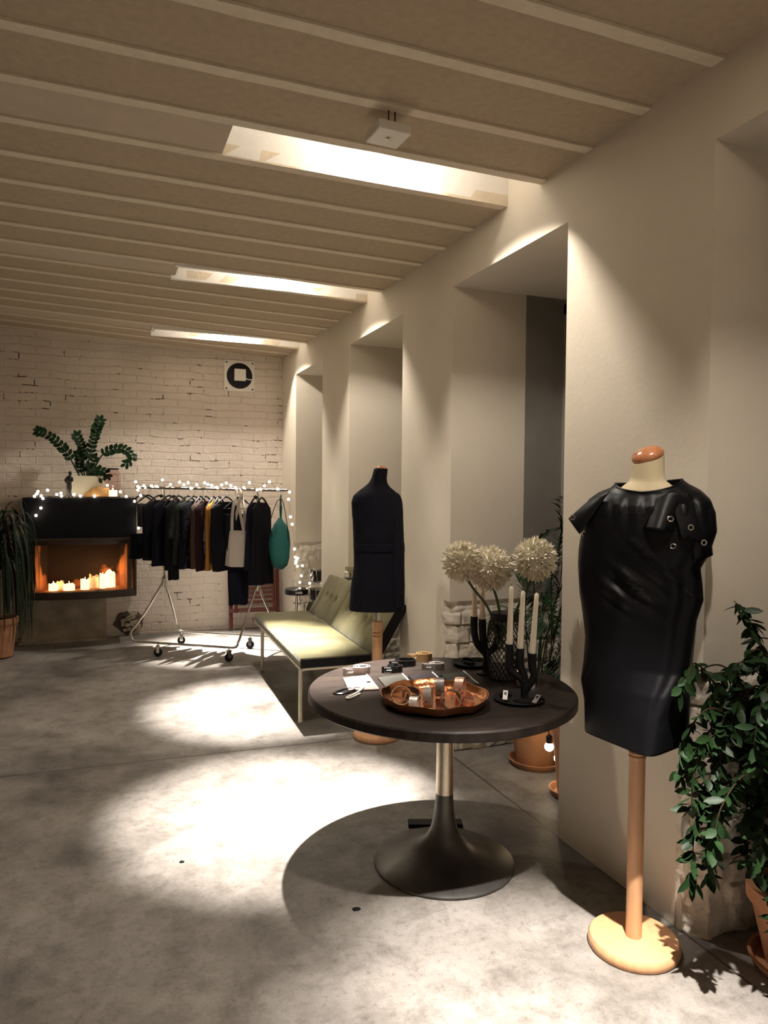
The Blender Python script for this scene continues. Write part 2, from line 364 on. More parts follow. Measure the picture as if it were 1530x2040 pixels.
wall = bpy.data.objects.new('wall_right', None); C.objects.link(wall); tag(wall, kind='structure')
MB().box(XW, XD, Y0, YB, ZH, 3.36).build('lintel', 'plaster', wall)
piers = [(-1.15, -0.35), (0.0, 0.78), (1.88, 2.69), (3.79, 4.53), (5.636, 6.40), (7.354, YB)]
ZS = {2: 0.93, 3: 0.89, 4: 0.90, 5: 0.98}
for i, (a, b_) in enumerate(piers):
    if i in ZS:
        MB().box(XW, XJ, a, b_, ZS[i], ZH).build('pier_upper', 'plaster', wall)
        q = MB()
        # lower pier: plaster face ends in a ragged edge where the stone starts
        n = 26; rows = []
        for k in range(n+1):
            z = lerp(0, ZS[i], k/n); e = a + 0.075 + 0.03*noise.noise(Vector((z*9, i, 0))) + 0.012*noise.noise(Vector((z*40, i, 3)))
            bulge = 0.0
            rows.append([(XW, e, z), (XJ, a+0.09, z), (XJ, b_, z), (XW+bulge, b_+bulge, z)])
        q.rings(rows, sm=False); q.build('pier_lower', 'plaster', wall)
    else: MB().box(XW, XJ, a, b_, 0, ZH).build('pier', 'plaster', wall)
    MB().box(XJ, XD, a-0.004 if i > 1 else a, b_, ZS.get(i, 0), ZH).box(XJ, XD, a+(0.06 if i in ZS else 0), b_, 0, ZS.get(i, 0.01)).build('pier_back', 'door_frame', wall)
def rock_panel(name, path, z1, seed, parent, res=0.009):
    # whitewashed rubble masonry along a plan path
    L_ = [0]
    for p, q in zip(path, path[1:]): L_.append(L_[-1] + math.hypot(q[0]-p[0], q[1]-p[1]))
    tot = L_[-1]; rnd = random.Random(seed)
    courses = []; z = 0
    while z < z1+0.1:
        h = rnd.uniform(0.075, 0.15); x = -rnd.random()*0.2; js = []
        while x < tot+0.3: js.append(x); x += rnd.uniform(0.13, 0.32)
        courses.append((z, z+h, js, [rnd.uniform(-0.012, 0.012) for _ in js])); z += h
    def relief(s_, zz):
        w = 0.018*noise.noise(Vector((s_*5, zz*5, seed))); w2 = 0.014*noise.noise(Vector((s_*6, zz*6, seed+7)))
        s2, z2 = s_+w, zz+w2
        for (a, b_, js, of) in courses:
            if a <= z2 < b_ or (z2 < 0 and a == 0):
                dz = min(z2-a, b_-z2); ds = 9; off = 0
                for jn, x in enumerate(js):
                    ds = min(ds, abs(s2-x))
                    if x <= s2: off = of[jn]
                d = min(max(dz, 0), ds); g = min(1, d/0.011)
                crack = noise.noise(Vector((s_*4, zz*4, seed+20)))
                dep = 0.030*min(1, max(0.15, 0.4+crack*2.2))
                return -dep*(1-g)**1.3 + off*g + 0.009*noise.noise(Vector((s_*22, zz*22, seed))) + 0.005*noise.noise(Vector((s_*70, zz*70, seed)))
        return 0
    nu = int(tot/res); nv = int(z1/res)
    def fn(u, v):
        s_ = u*tot; zz = v*z1
        k = 0
        while k < len(L_)-2 and s_ > L_[k+1]: k += 1
        t = (s_-L_[k])/(L_[k+1]-L_[k]); p = path[k]; q = path[k+1]
        x = lerp(p[0], q[0], t); y = lerp(p[1], q[1], t)
        dx, dy = q[0]-p[0], q[1]-p[1]; l = math.hypot(dx, dy); nx, ny = dy/l, -dx/l
        top = z1*(0.965+0.035*noise.noise(Vector((s_*7, seed, 2))))
        fade = min(1, max(0, (top-zz)/0.02))
        r_ = relief(s_, zz)*fade + (1-fade)*(-0.02)
        if zz > top: zz = z1
        e = min(1, min(u, 1-u)*30)
        return (x+nx*r_*e, y+ny*r_*e, zz)
    q = MB().grid(fn, nu, nv)
    return q.build(name, 'stone', parent)
for i in (2, 3, 4, 5):
    a = piers[i][0]; nx = {2: 0.012, 3: 0.016, 4: 0.01, 5: 0.01}[i]
    rock_panel('exposed_stone', [(XW-nx*0.3, a+0.10), (XW+0.012, a+0.035), (XW+0.05, a-0.006), (XJ+0.0, a-0.008), (XJ+0.27, a-0.006)], ZS[i]+0.01, i*3+1, wall)
# glazed doors at the back of the niches
for dn, (a, b_) in enumerate([(-0.35, 0.0), (0.78, 1.88), (2.69, 3.79), (4.53, 5.636), (6.40, 7.354)]):
    d = bpy.data.objects.new('window_%d' % (dn+1), None); C.objects.link(d); tag(d, kind='structure')
    fr = MB()
    w = 0.05 if b_-a > 0.5 else 0.03
    for (y0, y1, z0, z1) in ((a, a+w, 0, ZH-0.03), (b_-w, b_, 0, ZH-0.03), (a, b_, 0, 0.12), (a, b_, ZH-0.09, ZH), ((a+b_)/2-0.03, (a+b_)/2+0.03, 0.12, ZH-0.09)):
        fr.box(XD, XD+0.06, y0, y1, z0, z1)
    fr.build('window_frame', 'door_frame' if dn == 2 else 'black_metal', d)
    MB().box(XD+0.02, XD+0.03, a+w, b_-w, 0.12, ZH-0.09).build('pane', 'night_glass', d)
MB().box(XD, XD+0.3, Y0, YB, ZH, 3.36).build('outer_lintel', 'plaster', wall)
wb = MB().box(XL, XJ+0.3, YB, YB+0.25, 0, 3.36).build('wall_back', 'brick'); wb['kind'] = 'structure'
MB().box(XL-0.2, XL, Y0, YB, 0, 3.36).build('wall_left', 'plaster')['kind'] = 'structure'

# ------------------------------------------------------------------ dress forms
def section(a, b, ex, n, tw):
    out = []
    for k in range(n):
        t = 2*PI*k/n; c, s_ = math.cos(t), math.sin(t)
        x = a*math.copysign(abs(c)**(2/ex), c); y = b*math.copysign(abs(s_)**(2/ex), s_)
        out.append((x*math.cos(tw)-y*math.sin(tw), x*math.sin(tw)+y*math.cos(tw)))
    return out
def garment_rows(tab, zs, n=96, seed=0, fold=0.004, ffreq=5, cx=0.0, cy=0.0):
    # tab: z, left, right, half depth, exponent, twist, fold amount
    rows = []
    tab = sorted(tab)
    for z in zs:
        l, r, b, ex, tw, fa = interp(tab, z)
        a = (r-l)/2
        sec = section(max(a, 0.02), b, ex, n, tw)
        mn = min(p[0] for p in sec); mx = max(p[0] for p in sec)
        row = []
        for k, (x, y) in enumerate(sec):
            X = l + (x-mn)/(mx-mn)*(r-l); Y = y
            q = noise.noise(Vector((math.cos(2*PI*k/n)*ffreq*0.5, math.sin(2*PI*k/n)*ffreq*0.5, z*2.2+seed)))
            rad = math.hypot(x, y) or 1
            X += x/rad*q*fa*fold*0.4; Y += y/rad*q*fa*fold
            row.append((X+cx, Y+cy, z))
        rows.append(row)
    return rows
def ring_mesh(mb, c, nrm, r, rt=0.0016, n=14):
    nrm = Vector(nrm).normalized(); a = nrm.orthogonal().normalized(); b_ = nrm.cross(a); c = Vector(c)
    mb.tube([c + (a*math.cos(2*PI*k/n)+b_*math.sin(2*PI*k/n))*r for k in range(n)], rt, 6, closed=True)

# -- near form, black leather dress; local x runs across the view, y away
d1 = thing('dress_form', 'dress form with polished wooden neck cap on a beech pole, wearing the leather eyelet dress', 'mannequin', (1.689, 1.942, 0), math.radians(-41))
MB().lathe([(0.0, 0), (0.146, 0), (0.150, 0.006), (0.150, 0.026), (0.143, 0.036), (0.03, 0.038), (0.0, 0.038)], 64).build('base', 'beech', d1)
pr = [(0.0265, 0.036), (0.0265, 0.645)]
for g in range(3):
    z = 0.655+g*0.013; pr += [(0.0275, z-0.004), (0.029, z), (0.0275, z+0.004), (0.0255, z+0.006)]
pr += [(0.0275, 0.70), (0.0275, 0.76), (0.0, 0.76)]
MB().lathe(pr, 28).build('pole', 'beech', d1)
q = MB().rings(garment_rows([(0.78, -0.10, 0.14, 0.08, 2.2, 0, 0), (1.1, -0.10, 0.14, 0.09, 2.2, 0, 0), (1.35, -0.10, 0.15, 0.09, 2.3, 0, 0), (1.50, -0.12, 0.15, 0.075, 2.3, 0, 0), (1.545, -0.085, 0.118, 0.065, 2.1, 0, 0), (1.567, -0.060, 0.090, 0.055, 2, 0, 0), (1.580, -0.044, 0.074, 0.050, 2, 0, 0), (1.60, -0.038, 0.067, 0.049, 2, 0, 0), (1.66, -0.036, 0.065, 0.047, 2, 0, 0)], [0.78, 1.1, 1.35, 1.50, 1.53, 1.545, 1.556, 1.567, 1.574, 1.58, 1.59, 1.60, 1.63, 1.66], 40))
# slanted neck top
for i in range(len(q.v)-40, len(q.v)):
    x, y, z = q.v[i]; q.v[i] = (x, y, 1.655 + (x-0.015)*0.33 + y*0.25)
q.build('torso', 'cream_cloth', d1)
cap = MB().ball((0, 0, 0), 1, 28, (0.053, 0.053, 0.030)); co = cap.build('neck_cap', 'cap_wood', d1, loc=(0.013, 0.0, 1.665)); co.rotation_euler = (math.radians(16), math.radians(-17), 0)
# the dress
T1 = [(0.722, -0.168, 0.160, 0.135, 7.0, math.radians(-37), 0.1), (0.83, -0.172, 0.162, 0.130, 5.0, math.radians(-34), 0.3), (0.90, -0.184, 0.164, 0.125, 4.0, math.radians(-26), 0.6),
      (0.97, -0.178, 0.166, 0.115, 3.0, math.radians(-12), 0.8), (1.05, -0.174, 0.172, 0.112, 2.8, math.radians(-8), 0.8), (1.13, -0.184, 0.178, 0.11, 2.6, math.radians(-4), 1.0), (1.20, -0.196, 0.196, 0.11, 2.5, 0, 1.6),
      (1.25, -0.200, 0.192, 0.112, 2.5, 0, 1.6), (1.30, -0.202, 0.186, 0.115, 2.5, 0, 0.8), (1.35, -0.200, 0.212, 0.118, 2.4, 0, 0.5), (1.42, -0.190, 0.232, 0.115, 2.3, 0, 0.5), (1.48, -0.186, 0.226, 0.105, 2.3, 0, 0.5),
      (1.515, -0.172, 0.212, 0.093, 2.3, 0, 0.4), (1.54, -0.140, 0.180, 0.085, 2.2, 0, 0.3), (1.558, -0.098, 0.142, 0.078, 2.1, 0, 0.1), (1.572, -0.085, 0.124, 0.078, 2.0, 0, 0.0)]
d1o = thing('leather_dress', 'black leather dress with eyelets and boxy cape sleeves, on the near dress form', 'dress', (1.689-0.002, 1.942+0.002, 0), math.radians(-41))
zs = [0.722+i*(1.572-0.722)/110 for i in range(111)]
rows = garment_rows(T1, zs, 110, 3, 0.012, 7)
for i, row in enumerate(rows):
    z = zs[i]
    for k, (x, y, zz) in enumerate(row):
        if y < 0.02:     # front: gathers at the neck and diagonal creases at the waist
            g = max(0, 1-abs(z-1.49)/0.075); y -= 0.006*g*math.sin((x-0.02)*130)*(1 if x > -0.1 else 0.3)
            u = (x+0.02)*0.75+(z-1.235)*1.0; w = math.exp(-((x+0.03)/0.085)**2-((z-1.235)/0.07)**2); y -= 0.016*w*math.sin(u*75)
            u = (x-0.06)*1.0+(z-1.31)*1.15; y -= 0.014*math.exp(-(u/0.010)**2)*math.exp(-((z-1.31)/0.12)**2)*(1 if x > -0.03 else 0)
        # neckline dips to the front
        dz = 0
        if z > 1.5: dz = -0.030*(z-1.5)/0.072*max(0, -y/0.08) + 0.012*(z-1.5)/0.072*max(0, x/0.1)
        row[k] = (x, y, zz+dz)
q = MB().rings(rows, (False, False)); q.build('bodice_and_skirt', 'black_leather', d1o, solid=0.0025)
tr = rows[-1]; MB().tube(tr, 0.0035, 6, closed=True).build('neck_binding', 'black_leather', d1o)
# cape sleeves: stiff flaps standing off the shoulders
def flap(name, pts, mid, parent, th=0.003, nu=14, nv=14):
    # pts: four corners (inner top, outer top, outer bottom, inner bottom); mid: bulge vector
    A, B, Cc, D = map(Vector, pts); mid = Vector(mid)
    def fn(u, v):
        p = A.lerp(B, u).lerp(D.lerp(Cc, u), v); return p + mid*(4*u*(1-u)*0.6+0.4*u)*(1-(2*v-1)**2*0.6)
    return MB().grid(fn, nu, nv).build(name, 'black_leather', parent, solid=th)
flap('cape_sleeve', [(-0.10, -0.075, 1.545), (-0.165, -0.035, 1.515), (-0.232, -0.045, 1.452), (-0.192, -0.085, 1.402)], (0.0, -0.02, 0), d1o)
flap('cape_sleeve', [(0.13, -0.07, 1.548), (0.200, -0.01, 1.50), (0.216, -0.04, 1.345), (0.16, -0.10, 1.325)], (0.0, -0.03, 0), d1o)
flap('cape_sleeve', [(0.08, -0.09, 1.535), (0.182, -0.045, 1.515), (0.190, -0.075, 1.385), (0.12, -0.13, 1.40)], (0.01, -0.012, 0.0), d1o)
# folded drape over the chest, its lower edge curling out
def fn(u, v):
    x = lerp(0.008, 0.135, u) + 0.045*(1-v)*(1-u)*0.9; z = 1.528 - 0.098*v - 0.012*u*v + 0.02*math.sin(u*PI)*(1-v)
    y = -0.088 - 0.060*v*math.sin(PI*min(1, u*1.15+0.10))**0.8 - 0.012*(1-u)*v
    return (x, y, z)
MB().grid(fn, 18, 16).build('folded_drape', 'black_leather', d1o, solid=0.003)
for c, nr in (((-0.216, -0.072, 1.457), (-0.3, -1, 0)), ((-0.180, -0.052, 1.402), (-0.8, -1, 0)), ((0.085, -0.158, 1.462), (0, -1, 0.25)), ((0.145, -0.135, 1.436), (0.3, -1, 0)), ((0.095, -0.150, 1.378), (0.1, -1, -0.2)), ((0.186, -0.098, 1.388), (0.4, -1, 0))):
    e = MB(); ring_mesh(e, c, nr, 0.0078, 0.0022); e.build('eyelet', 'chrome', d1o)
MB().tube([(0.03, -0.135, 0.722), (0.032, -0.137, 0.712)], 0.004, 8).build('hem_tab', 'black_metal', d1o)

# -- far form, black dress with a high collar
d2 = thing('dress_form', 'dress form on a wooden pole between the sofa and the wall, all in black', 'mannequin', (1.609, 4.186, 0), math.radians(-21))
MB().lathe([(0.0, 0), (0.142, 0), (0.146, 0.006), (0.146, 0.024), (0.138, 0.034), (0.045, 0.040), (0.033, 0.055), (0.0, 0.055)], 64).build('base', 'beech', d2)
pr = [(0.031, 0.04), (0.031, 0.62)]
for g in range(2): z = 0.63+g*0.02; pr += [(0.0315, z-0.006), (0.0345, z), (0.0315, z+0.006), (0.028, z+0.009)]
pr += [(0.032, 0.68), (0.032, 0.725), (0.0, 0.725)]
MB().lathe(pr, 28).build('pole', 'beech', d2)
MB().lathe([(0.0, 0.7), (0.015, 0.7), (0.015, 0.95), (0.0, 0.95)], 18).build('metal_rod', 'chrome', d2)
MB().rings(garment_rows([(0.88, -0.1, 0.1, 0.09, 2, 0, 0), (1.5, -0.08, 0.08, 0.05, 2, 0, 0), (1.58, -0.025, 0.035, 0.035, 2, 0, 0), (1.665, -0.022, 0.050, 0.04, 2, 0, 0)], [0.88, 1.2, 1.5, 1.58, 1.62, 1.665], 30)).build('torso', 'cream_cloth', d2)
co = MB().ball((0, 0, 0), 1, 20, (0.038, 0.04, 0.018)).build('neck_cap', 'cap_wood', d2, loc=(0.018, 0, 1.667)); co.rotation_euler = (0, math.radians(10), 0)
d2o = thing('dress', 'black long-sleeved dress with a high collar, on the far dress form', 'dress', (1.609, 4.186, 0), math.radians(-21))
T2 = [(0.80, -0.176, 0.162, 0.13, 2.8, 0, 0.4), (0.94, -0.166, 0.166, 0.125, 2.6, 0, 0.5), (1.06, -0.148, 0.162, 0.115, 2.4, 0, 0.6), (1.155, -0.146, 0.160, 0.105, 2.3, 0, 1.2), (1.19, -0.148, 0.158, 0.102, 2.3, 0, 1.5), (1.28, -0.152, 0.155, 0.11, 2.3, 0, 0.6),
      (1.40, -0.162, 0.150, 0.11, 2.3, 0, 0.4), (1.46, -0.166, 0.142, 0.10, 2.3, 0, 0.3), (1.50, -0.155, 0.132, 0.09, 2.2, 0, 0.2), (1.53, -0.122, 0.10, 0.075, 2.1, 0, 0.1), (1.555, -0.088, 0.068, 0.062, 2, 0, 0), (1.58, -0.060, 0.052, 0.055, 2, 0, 0), (1.61, -0.043, 0.048, 0.050, 2, 0, 0), (1.668, -0.028, 0.054, 0.046, 2, 0, 0)]
zs = [0.80+i*(1.668-0.80)/90 for i in range(91)]
MB().rings(garment_rows(T2, zs, 84, 11, 0.010, 6), (False, False)).build('bodice_and_skirt', 'black_cloth', d2o, solid=0.003)
for sx_, pts in ((1, [(0.085, 0.0, 1.505), (0.106, -0.02, 1.46), (0.114, -0.055, 1.30), (0.118, -0.075, 1.10), (0.124, -0.085, 0.93), (0.126, -0.08, 0.83)]), (-1, [(-0.09, 0.03, 1.50), (-0.122, 0.03, 1.44), (-0.120, 0.03, 1.30), (-0.112, 0.03, 1.10), (-0.105, 0.03, 0.95)])):
    MB().tube(spline(pts, 6), [0.026, 0.030, 0.034, 0.037, 0.039, 0.040]+[0.041]*4+[0.038]*(len(spline(pts, 6))-10), 14).build('sleeve', 'black_cloth', d2o)
MB().rings([[(x*1.012, y*1.03, z) for x, y, z in r] for r in garment_rows(T2, [1.160, 1.170, 1.20, 1.21], 60, 11, 0.010, 6)], (False, False)).build('belt', 'black_cloth', d2o, solid=0.004)

# ------------------------------------------------------------------ round table
TC = (1.312, 2.675); TH = 0.73
t = thing('round_table', 'round dark wood table on a brushed metal tulip pedestal', 'table', (TC[0], TC[1], 0), 0)
R_ = 0.545
MB().lathe([(0, TH-0.042), (R_-0.012, TH-0.042), (R_, TH-0.034), (R_, TH-0.006), (R_-0.006, TH), (0, TH)], 128).build('tabletop', 'table_wood', t)
MB().lathe([(0.036, 0.29), (0.0355, 0.45), (0.036, TH-0.055), (0.10, TH-0.05), (0.10, TH-0.042), (0, TH-0.042)], 40).build('pedestal', 'brushed', t, loc=(0.02, 0.0, 0))
MB().lathe([(0, 0), (0.285, 0), (0.291, 0.004), (0.290, 0.010), (0.275, 0.018), (0.20, 0.034), (0.14, 0.052), (0.10, 0.076), (0.072, 0.11), (0.054, 0.15), (0.043, 0.20), (0.038, 0.25), (0.036, 0.29)], 64).build('tulip_base', 'brushed_shaded', t, loc=(0.02, 0.0, 0))
fb = MB(); fb.box(-0.125, 0.125, -0.03, 0.03, 0, 0.016); o = fb.build('floor_box', 'black_metal', None, loc=(1.44, 2.985, 0), rot=(0, 0, math.radians(-20)), bevel=0.003)
tag(o, 'flat black box on the concrete floor just behind the table pedestal', 'floor socket')
Z = TH+0.0005

def ribbon(mb, path, h, th, z0=0.0, mi=0, close=False):
    # vertical band standing on its edge along a plan path
    P = [Vector((p[0], p[1], 0)) for p in path]; rows = []
    for i, p in enumerate(P):
        tt = (P[min(i+1, len(P)-1)]-P[max(i-1, 0)]).normalized(); nn = Vector((tt.y, -tt.x, 0))*th/2
        zz = z0 + (path[i][2] if len(path[i]) > 2 else 0)
        rows.append([(p-nn)+Vector((0, 0, zz)), (p+nn)+Vector((0, 0, zz)), (p+nn)+Vector((0, 0, zz+h)), (p-nn)+Vector((0, 0, zz+h))])
    return mb.rings(rows, sm=False, mi=mi)
M['belt_pale'] = mat('pale_grey_leather', (0.42, 0.38, 0.33), 0.5); M['belt_gold'] = mat('metallic_gold_leather', (0.46, 0.28, 0.12), 0.34, 0.6)
M['belt_black'] = mat('gloss_black_leather', (0.012, 0.011, 0.011), 0.25); M['belt_silver'] = mat('silver_grey_leather', (0.36, 0.33, 0.30), 0.4, 0.3)
def belt(label, matn, loc, rz, r0, r1, turns, tail, h=0.032, grp='coiled belts at the back of the table'):
    b_ = thing('coiled_belt', label, 'belt', (loc[0], loc[1], Z), rz, grp)
    path = []; n = int(turns*28)
    for i in range(n+1):
        a = -PI/2 - 2*PI*turns*(1-i/n); r = lerp(r0, r1, i/n); path.append((r*math.cos(a)*1.15, r*math.sin(a)))
    x, y = path[-1]
    path = path[::1]
    for k in range(1, 8): path.append((x-tail*k/7, y+0.010*math.sin(k/7*PI)*0.4))
    ribbon(MB(), path, h, 0.0038).build('strap', matn, b_)
    hk = MB(); 
    bx, by = path[-1][0]+0.012, path[-1][1]-0.004
    fr = [(bx, by-0.002, h*0.15), (bx+0.028, by-0.002, h*0.15), (bx+0.028, by-0.002, h*0.85), (bx, by-0.002, h*0.85)]
    hk.tube(fr, 0.0016, 6, closed=True); hk.tube([(bx+0.010, by-0.003, h*0.5), (bx+0.032, by-0.004, h*0.5)], 0.0014, 6); hk.build('buckle', 'chrome', b_)
    return b_
belt('pale grey leather belt coiled on its edge, front left of the coiled belts', 'belt_pale', (1.085, 3.005), math.radians(-18), 0.012, 0.036, 2.6, 0.085)
belt('glossy black leather belt coiled tightly, the nearer of the two black ones', 'belt_black', (1.235, 2.985), math.radians(-24), 0.012, 0.033, 2.4, 0.06, 0.028)
belt('black belt in a wide loose coil behind the tight black one', 'belt_black', (1.325, 3.075), math.radians(-20), 0.030, 0.046, 1.6, 0.08, 0.028)
belt('gold metallic belt coiled at the far edge of the table', 'belt_gold', (1.445, 3.130), math.radians(-30), 0.012, 0.036, 2.6, 0.08, 0.036)
belt('silver grey belt coiled in front of the gold one', 'belt_silver', (1.432, 2.965), math.radians(-35), 0.012, 0.032, 2.6, 0.065, 0.028)
M['pink_snake'] = mat('pink_snakeskin', (0.17, 0.085, 0.07), 0.5, col2=(0.28, 0.20, 0.175), vscale=90)
M['grey_green'] = mat('grey_green_leather', (0.035, 0.033, 0.026), 0.45); M['plum'] = mat('dark_plum_leather', (0.014, 0.009, 0.011), 0.45); M['forest'] = mat('dark_green_leather', (0.008, 0.016, 0.015), 0.45)
M['zip'] = mat('white_zip_tape', (0.75, 0.70, 0.64), 0.6)
def clutch(label, matn, quad, th=0.010):
    q4 = [Vector((p[0], p[1], 0)) for p in quad]; c = sum(q4, Vector())/4
    w = thing('zip_clutch', label, 'clutch bag', (c.x, c.y, Z), 0, 'flat zip clutches laid in a row')
    def bil(u, v): return q4[0].lerp(q4[1], u).lerp(q4[3].lerp(q4[2], u), v) - c
    def fn(u, v):
        p = bil(u, v); return (p.x, p.y, th*(0.55+0.45*math.sin(PI*min(max(u, 0.05), 0.95))*math.sin(PI*min(max(v, 0.05), 0.95)))+0.001*noise.noise(Vector((u*4, v*4, c.x*9))))
    g = MB(); g.grid(fn, 12, 12)
    o_ = len(g.v); n = 12
    edge = [bil(i/n, 0) for i in range(n)]+[bil(1, i/n) for i in range(n)]+[bil(1-i/n, 1) for i in range(n)]+[bil(0, 1-i/n) for i in range(n)]
    g.rings([[(p.x, p.y, 0.0005) for p in edge], [(p.x, p.y, th*0.6) for p in edge]], (True, False), sm=False)
    g.build('pouch', matn, w)
    z_ = MB(); pts = [bil(1.0+0.01*math.sin(v*6), v)+Vector((0, 0, th*0.7)) for v in [i/8 for i in range(9)]]
    z_.tube(pts, 0.0028, 8); z_.build('zip', 'zip', w)
    p = bil(0.82, 0.55); MB().box(p.x-0.008, p.x+0.008, p.y-0.005, p.y+0.005, th*0.9, th+0.0012).build('logo_patch', 'belt_black', w)
    return w, c
w, c = clutch('pink snakeskin zip clutch with wrist strap, leftmost of the row', 'pink_snake', [(0.973, 2.939), (1.086, 2.949), (1.054, 2.722), (0.935, 2.750)])
s_ = MB(); s_.tube(spline([(0.99-c.x, 2.77-c.y, 0.008), (0.93-c.x, 2.775-c.y, 0.006), (0.868-c.x, 2.735-c.y, 0.004), (0.90-c.x, 2.715-c.y, 0.004), (0.96-c.x, 2.745-c.y, 0.007)], 6), 0.0042, 6)
s_.build('wrist_strap', 'belt_black', w)
s_ = MB(); s_.tube(spline([(1.00-c.x, 2.75-c.y, 0.010), (0.95-c.x, 2.70-c.y, 0.005), (0.895-c.x, 2.655-c.y, 0.005), (0.905-c.x, 2.645-c.y, 0.005), (0.96-c.x, 2.685-c.y, 0.006)], 6), 0.0048, 6)
part(s_.build('wrist_strap', 'belt_pale', w), 'pale looped strap end')
clutch('grey-green leather zip clutch, between the pink and the plum one', 'grey_green', [(1.116, 2.897), (1.237, 2.908), (1.205, 2.716), (1.088, 2.712)])
clutch('dark plum zip clutch, third from the left in the row', 'plum', [(1.251, 2.880), (1.373, 2.893), (1.340, 2.700), (1.232, 2.700)])
clutch('dark green leather zip clutch, rightmost of the row', 'forest', [(1.392, 2.850), (1.513, 2.865), (1.475, 2.660), (1.368, 2.665)])

# copper tray with rolled cuffs
ty = thing('copper_tray', 'hammered copper oval tray with wavy rim full of rolled leather cuffs', 'tray', (1.195, 2.495, Z), math.radians(-21))
def trayrow(a, b_, z, w=0.0, n=80): return [(a*(1+w*0.5*math.sin(7*t_)+w*0.5*math.sin(13*t_+1))*math.cos(t_), b_*(1+w*0.5*math.sin(9*t_+2))*math.sin(t_), z+w*0.12*math.sin(9*t_)*2) for t_ in [2*PI*k/n for k in range(n)]]
MB().rings([trayrow(0.01, 0.01, 0.004), trayrow(0.12, 0.12, 0.004), trayrow(0.165, 0.165, 0.005, 0.01), trayrow(0.192, 0.192, 0.016, 0.012), trayrow(0.203, 0.203, 0.038, 0.012), trayrow(0.2065, 0.2065, 0.039, 0.012), trayrow(0.197, 0.197, 0.012, 0.012), trayrow(0.165, 0.165, 0.0, 0.008), trayrow(0.01, 0.01, 0.0)]).build('tray_body', 'copper', ty)
for i_, (cname, cc, rg) in enumerate((('tan', (0.34, 0.20, 0.08), 0.45), ('silver', (0.55, 0.50, 0.45), 0.3), ('taupe', (0.20, 0.15, 0.12), 0.5), ('pewter', (0.16, 0.14, 0.13), 0.35), ('rose', (0.50, 0.30, 0.22), 0.35), ('coffee', (0.07, 0.045, 0.035), 0.5))):
    M['cuff_'+cname] = mat('cuff_leather_'+cname, cc, rg, 0.35 if cname in ('silver', 'rose', 'pewter') else 0.0, bump=0.4, bscale=90, bdist=0.003)
def cuff(label, matn, loc, r, h, tilt, rz, z=0.0, grp='leather cuffs in the copper tray', plate=True, name='leather_cuff'):
    if grp.endswith('tray'): z += r*0.12; r *= 1.12; h *= 1.15
    b_ = thing(name, label, 'bracelet', (loc[0], loc[1], Z+z), rz, grp); b_.rotation_euler = (tilt[0], tilt[1], rz)
    n = 36; rows = []
    for i in range(n+1):
        a = math.radians(-170)+math.radians(350)*i/n; rr = r*(1+0.05*math.sin(2*a))+0.004*i/n
        ca, sa = math.cos(a)*rr, math.sin(a)*rr; ci, si = math.cos(a)*(rr-0.0028), math.sin(a)*(rr-0.0028)
        rows.append([(ci, si, -h/2), (ca, sa, -h/2), (ca, sa, h/2), (ci, si, h/2)])
    MB().rings(rows, sm=False).build('band', matn, b_)
    if plate:
        p = MB(); rows = []
        for i in range(7):
            a = math.radians(-108)+math.radians(36)*i/6; ro = r*1.0+0.0075; ri = r+0.003
            rows.append([(ri*math.cos(a), ri*math.sin(a), -h*0.42), (ro*math.cos(a), ro*math.sin(a), -h*0.42), (ro*math.cos(a), ro*math.sin(a), h*0.42), (ri*math.cos(a), ri*math.sin(a), h*0.42)])
        p.rings(rows, sm=False).build('metal_plate', 'chrome', b_)
    return b_
zb = 0.036
cuff('tan leather cuff rolled in a ring at the left end of the copper tray', 'cuff_tan', (1.045, 2.470), 0.032, 0.022, (math.radians(50), 0, 0), math.radians(-10), 0.040, plate=False)
cuff('silver plated cuff standing on edge near the front left of the tray', 'cuff_silver', (1.070, 2.405), 0.021, 0.026, (math.radians(88), 0, 0), math.radians(55), 0.031)
cuff('taupe cuff with silver clasp standing left of the tray middle', 'cuff_taupe', (1.135, 2.425), 0.031, 0.028, (math.radians(85), 0, 0), math.radians(60), 0.040)
cuff('pewter grey cuff standing upright at the back of the tray', 'cuff_pewter', (1.240, 2.540), 0.030, 0.030, (math.radians(88), 0, 0), math.radians(62), 0.040, plate=False)
cuff('rose metallic cuff standing upright at the back right of the tray', 'cuff_rose', (1.315, 2.515), 0.030, 0.030, (math.radians(88), 0, 0), math.radians(50), 0.042, plate=False)
cuff('dark grey cuff with a bright clasp lying tilted at the front right of the tray', 'cuff_pewter', (1.200, 2.365), 0.032, 0.022, (math.radians(62), 0, 0), math.radians(-5), 0.041)
cuff('coffee brown cuff lying behind the tan ring in the tray', 'cuff_coffee', (1.125, 2.555), 0.030, 0.020, (math.radians(15), 0, 0), math.radians(20), 0.022)
cuff('copper-coloured cuff lying flat at the right end of the tray', 'cuff_rose', (1.285, 2.405), 0.028, 0.020, (math.radians(25), 0, 0), math.radians(30), 0.028, plate=False)

# small black tray at the back with two bangles
bt = thing('black_dish', 'small round black dish with two bangles at the back edge of the table', 'dish', (1.612, 2.985-0.01, Z))
MB().lathe([(0, 0), (0.075, 0), (0.088, 0.014), (0.090, 0.016), (0.084, 0.014), (0.072, 0.004), (0, 0.004)], 48).build('dish', 'black_metal', bt)
for k, (x, y, tx) in enumerate(((1.592, 2.965, 0.15), (1.652, 2.985, -0.1))):
    bg_ = cuff(('thin black bangle on the left side' if k == 0 else 'thin black bangle on the right side')+' of the small black dish', 'belt_black', (x, y), 0.031, 0.016, (tx, 0.1, 0), 0.4*k, 0.020, 'black bangles in the black dish', False, 'bangle')
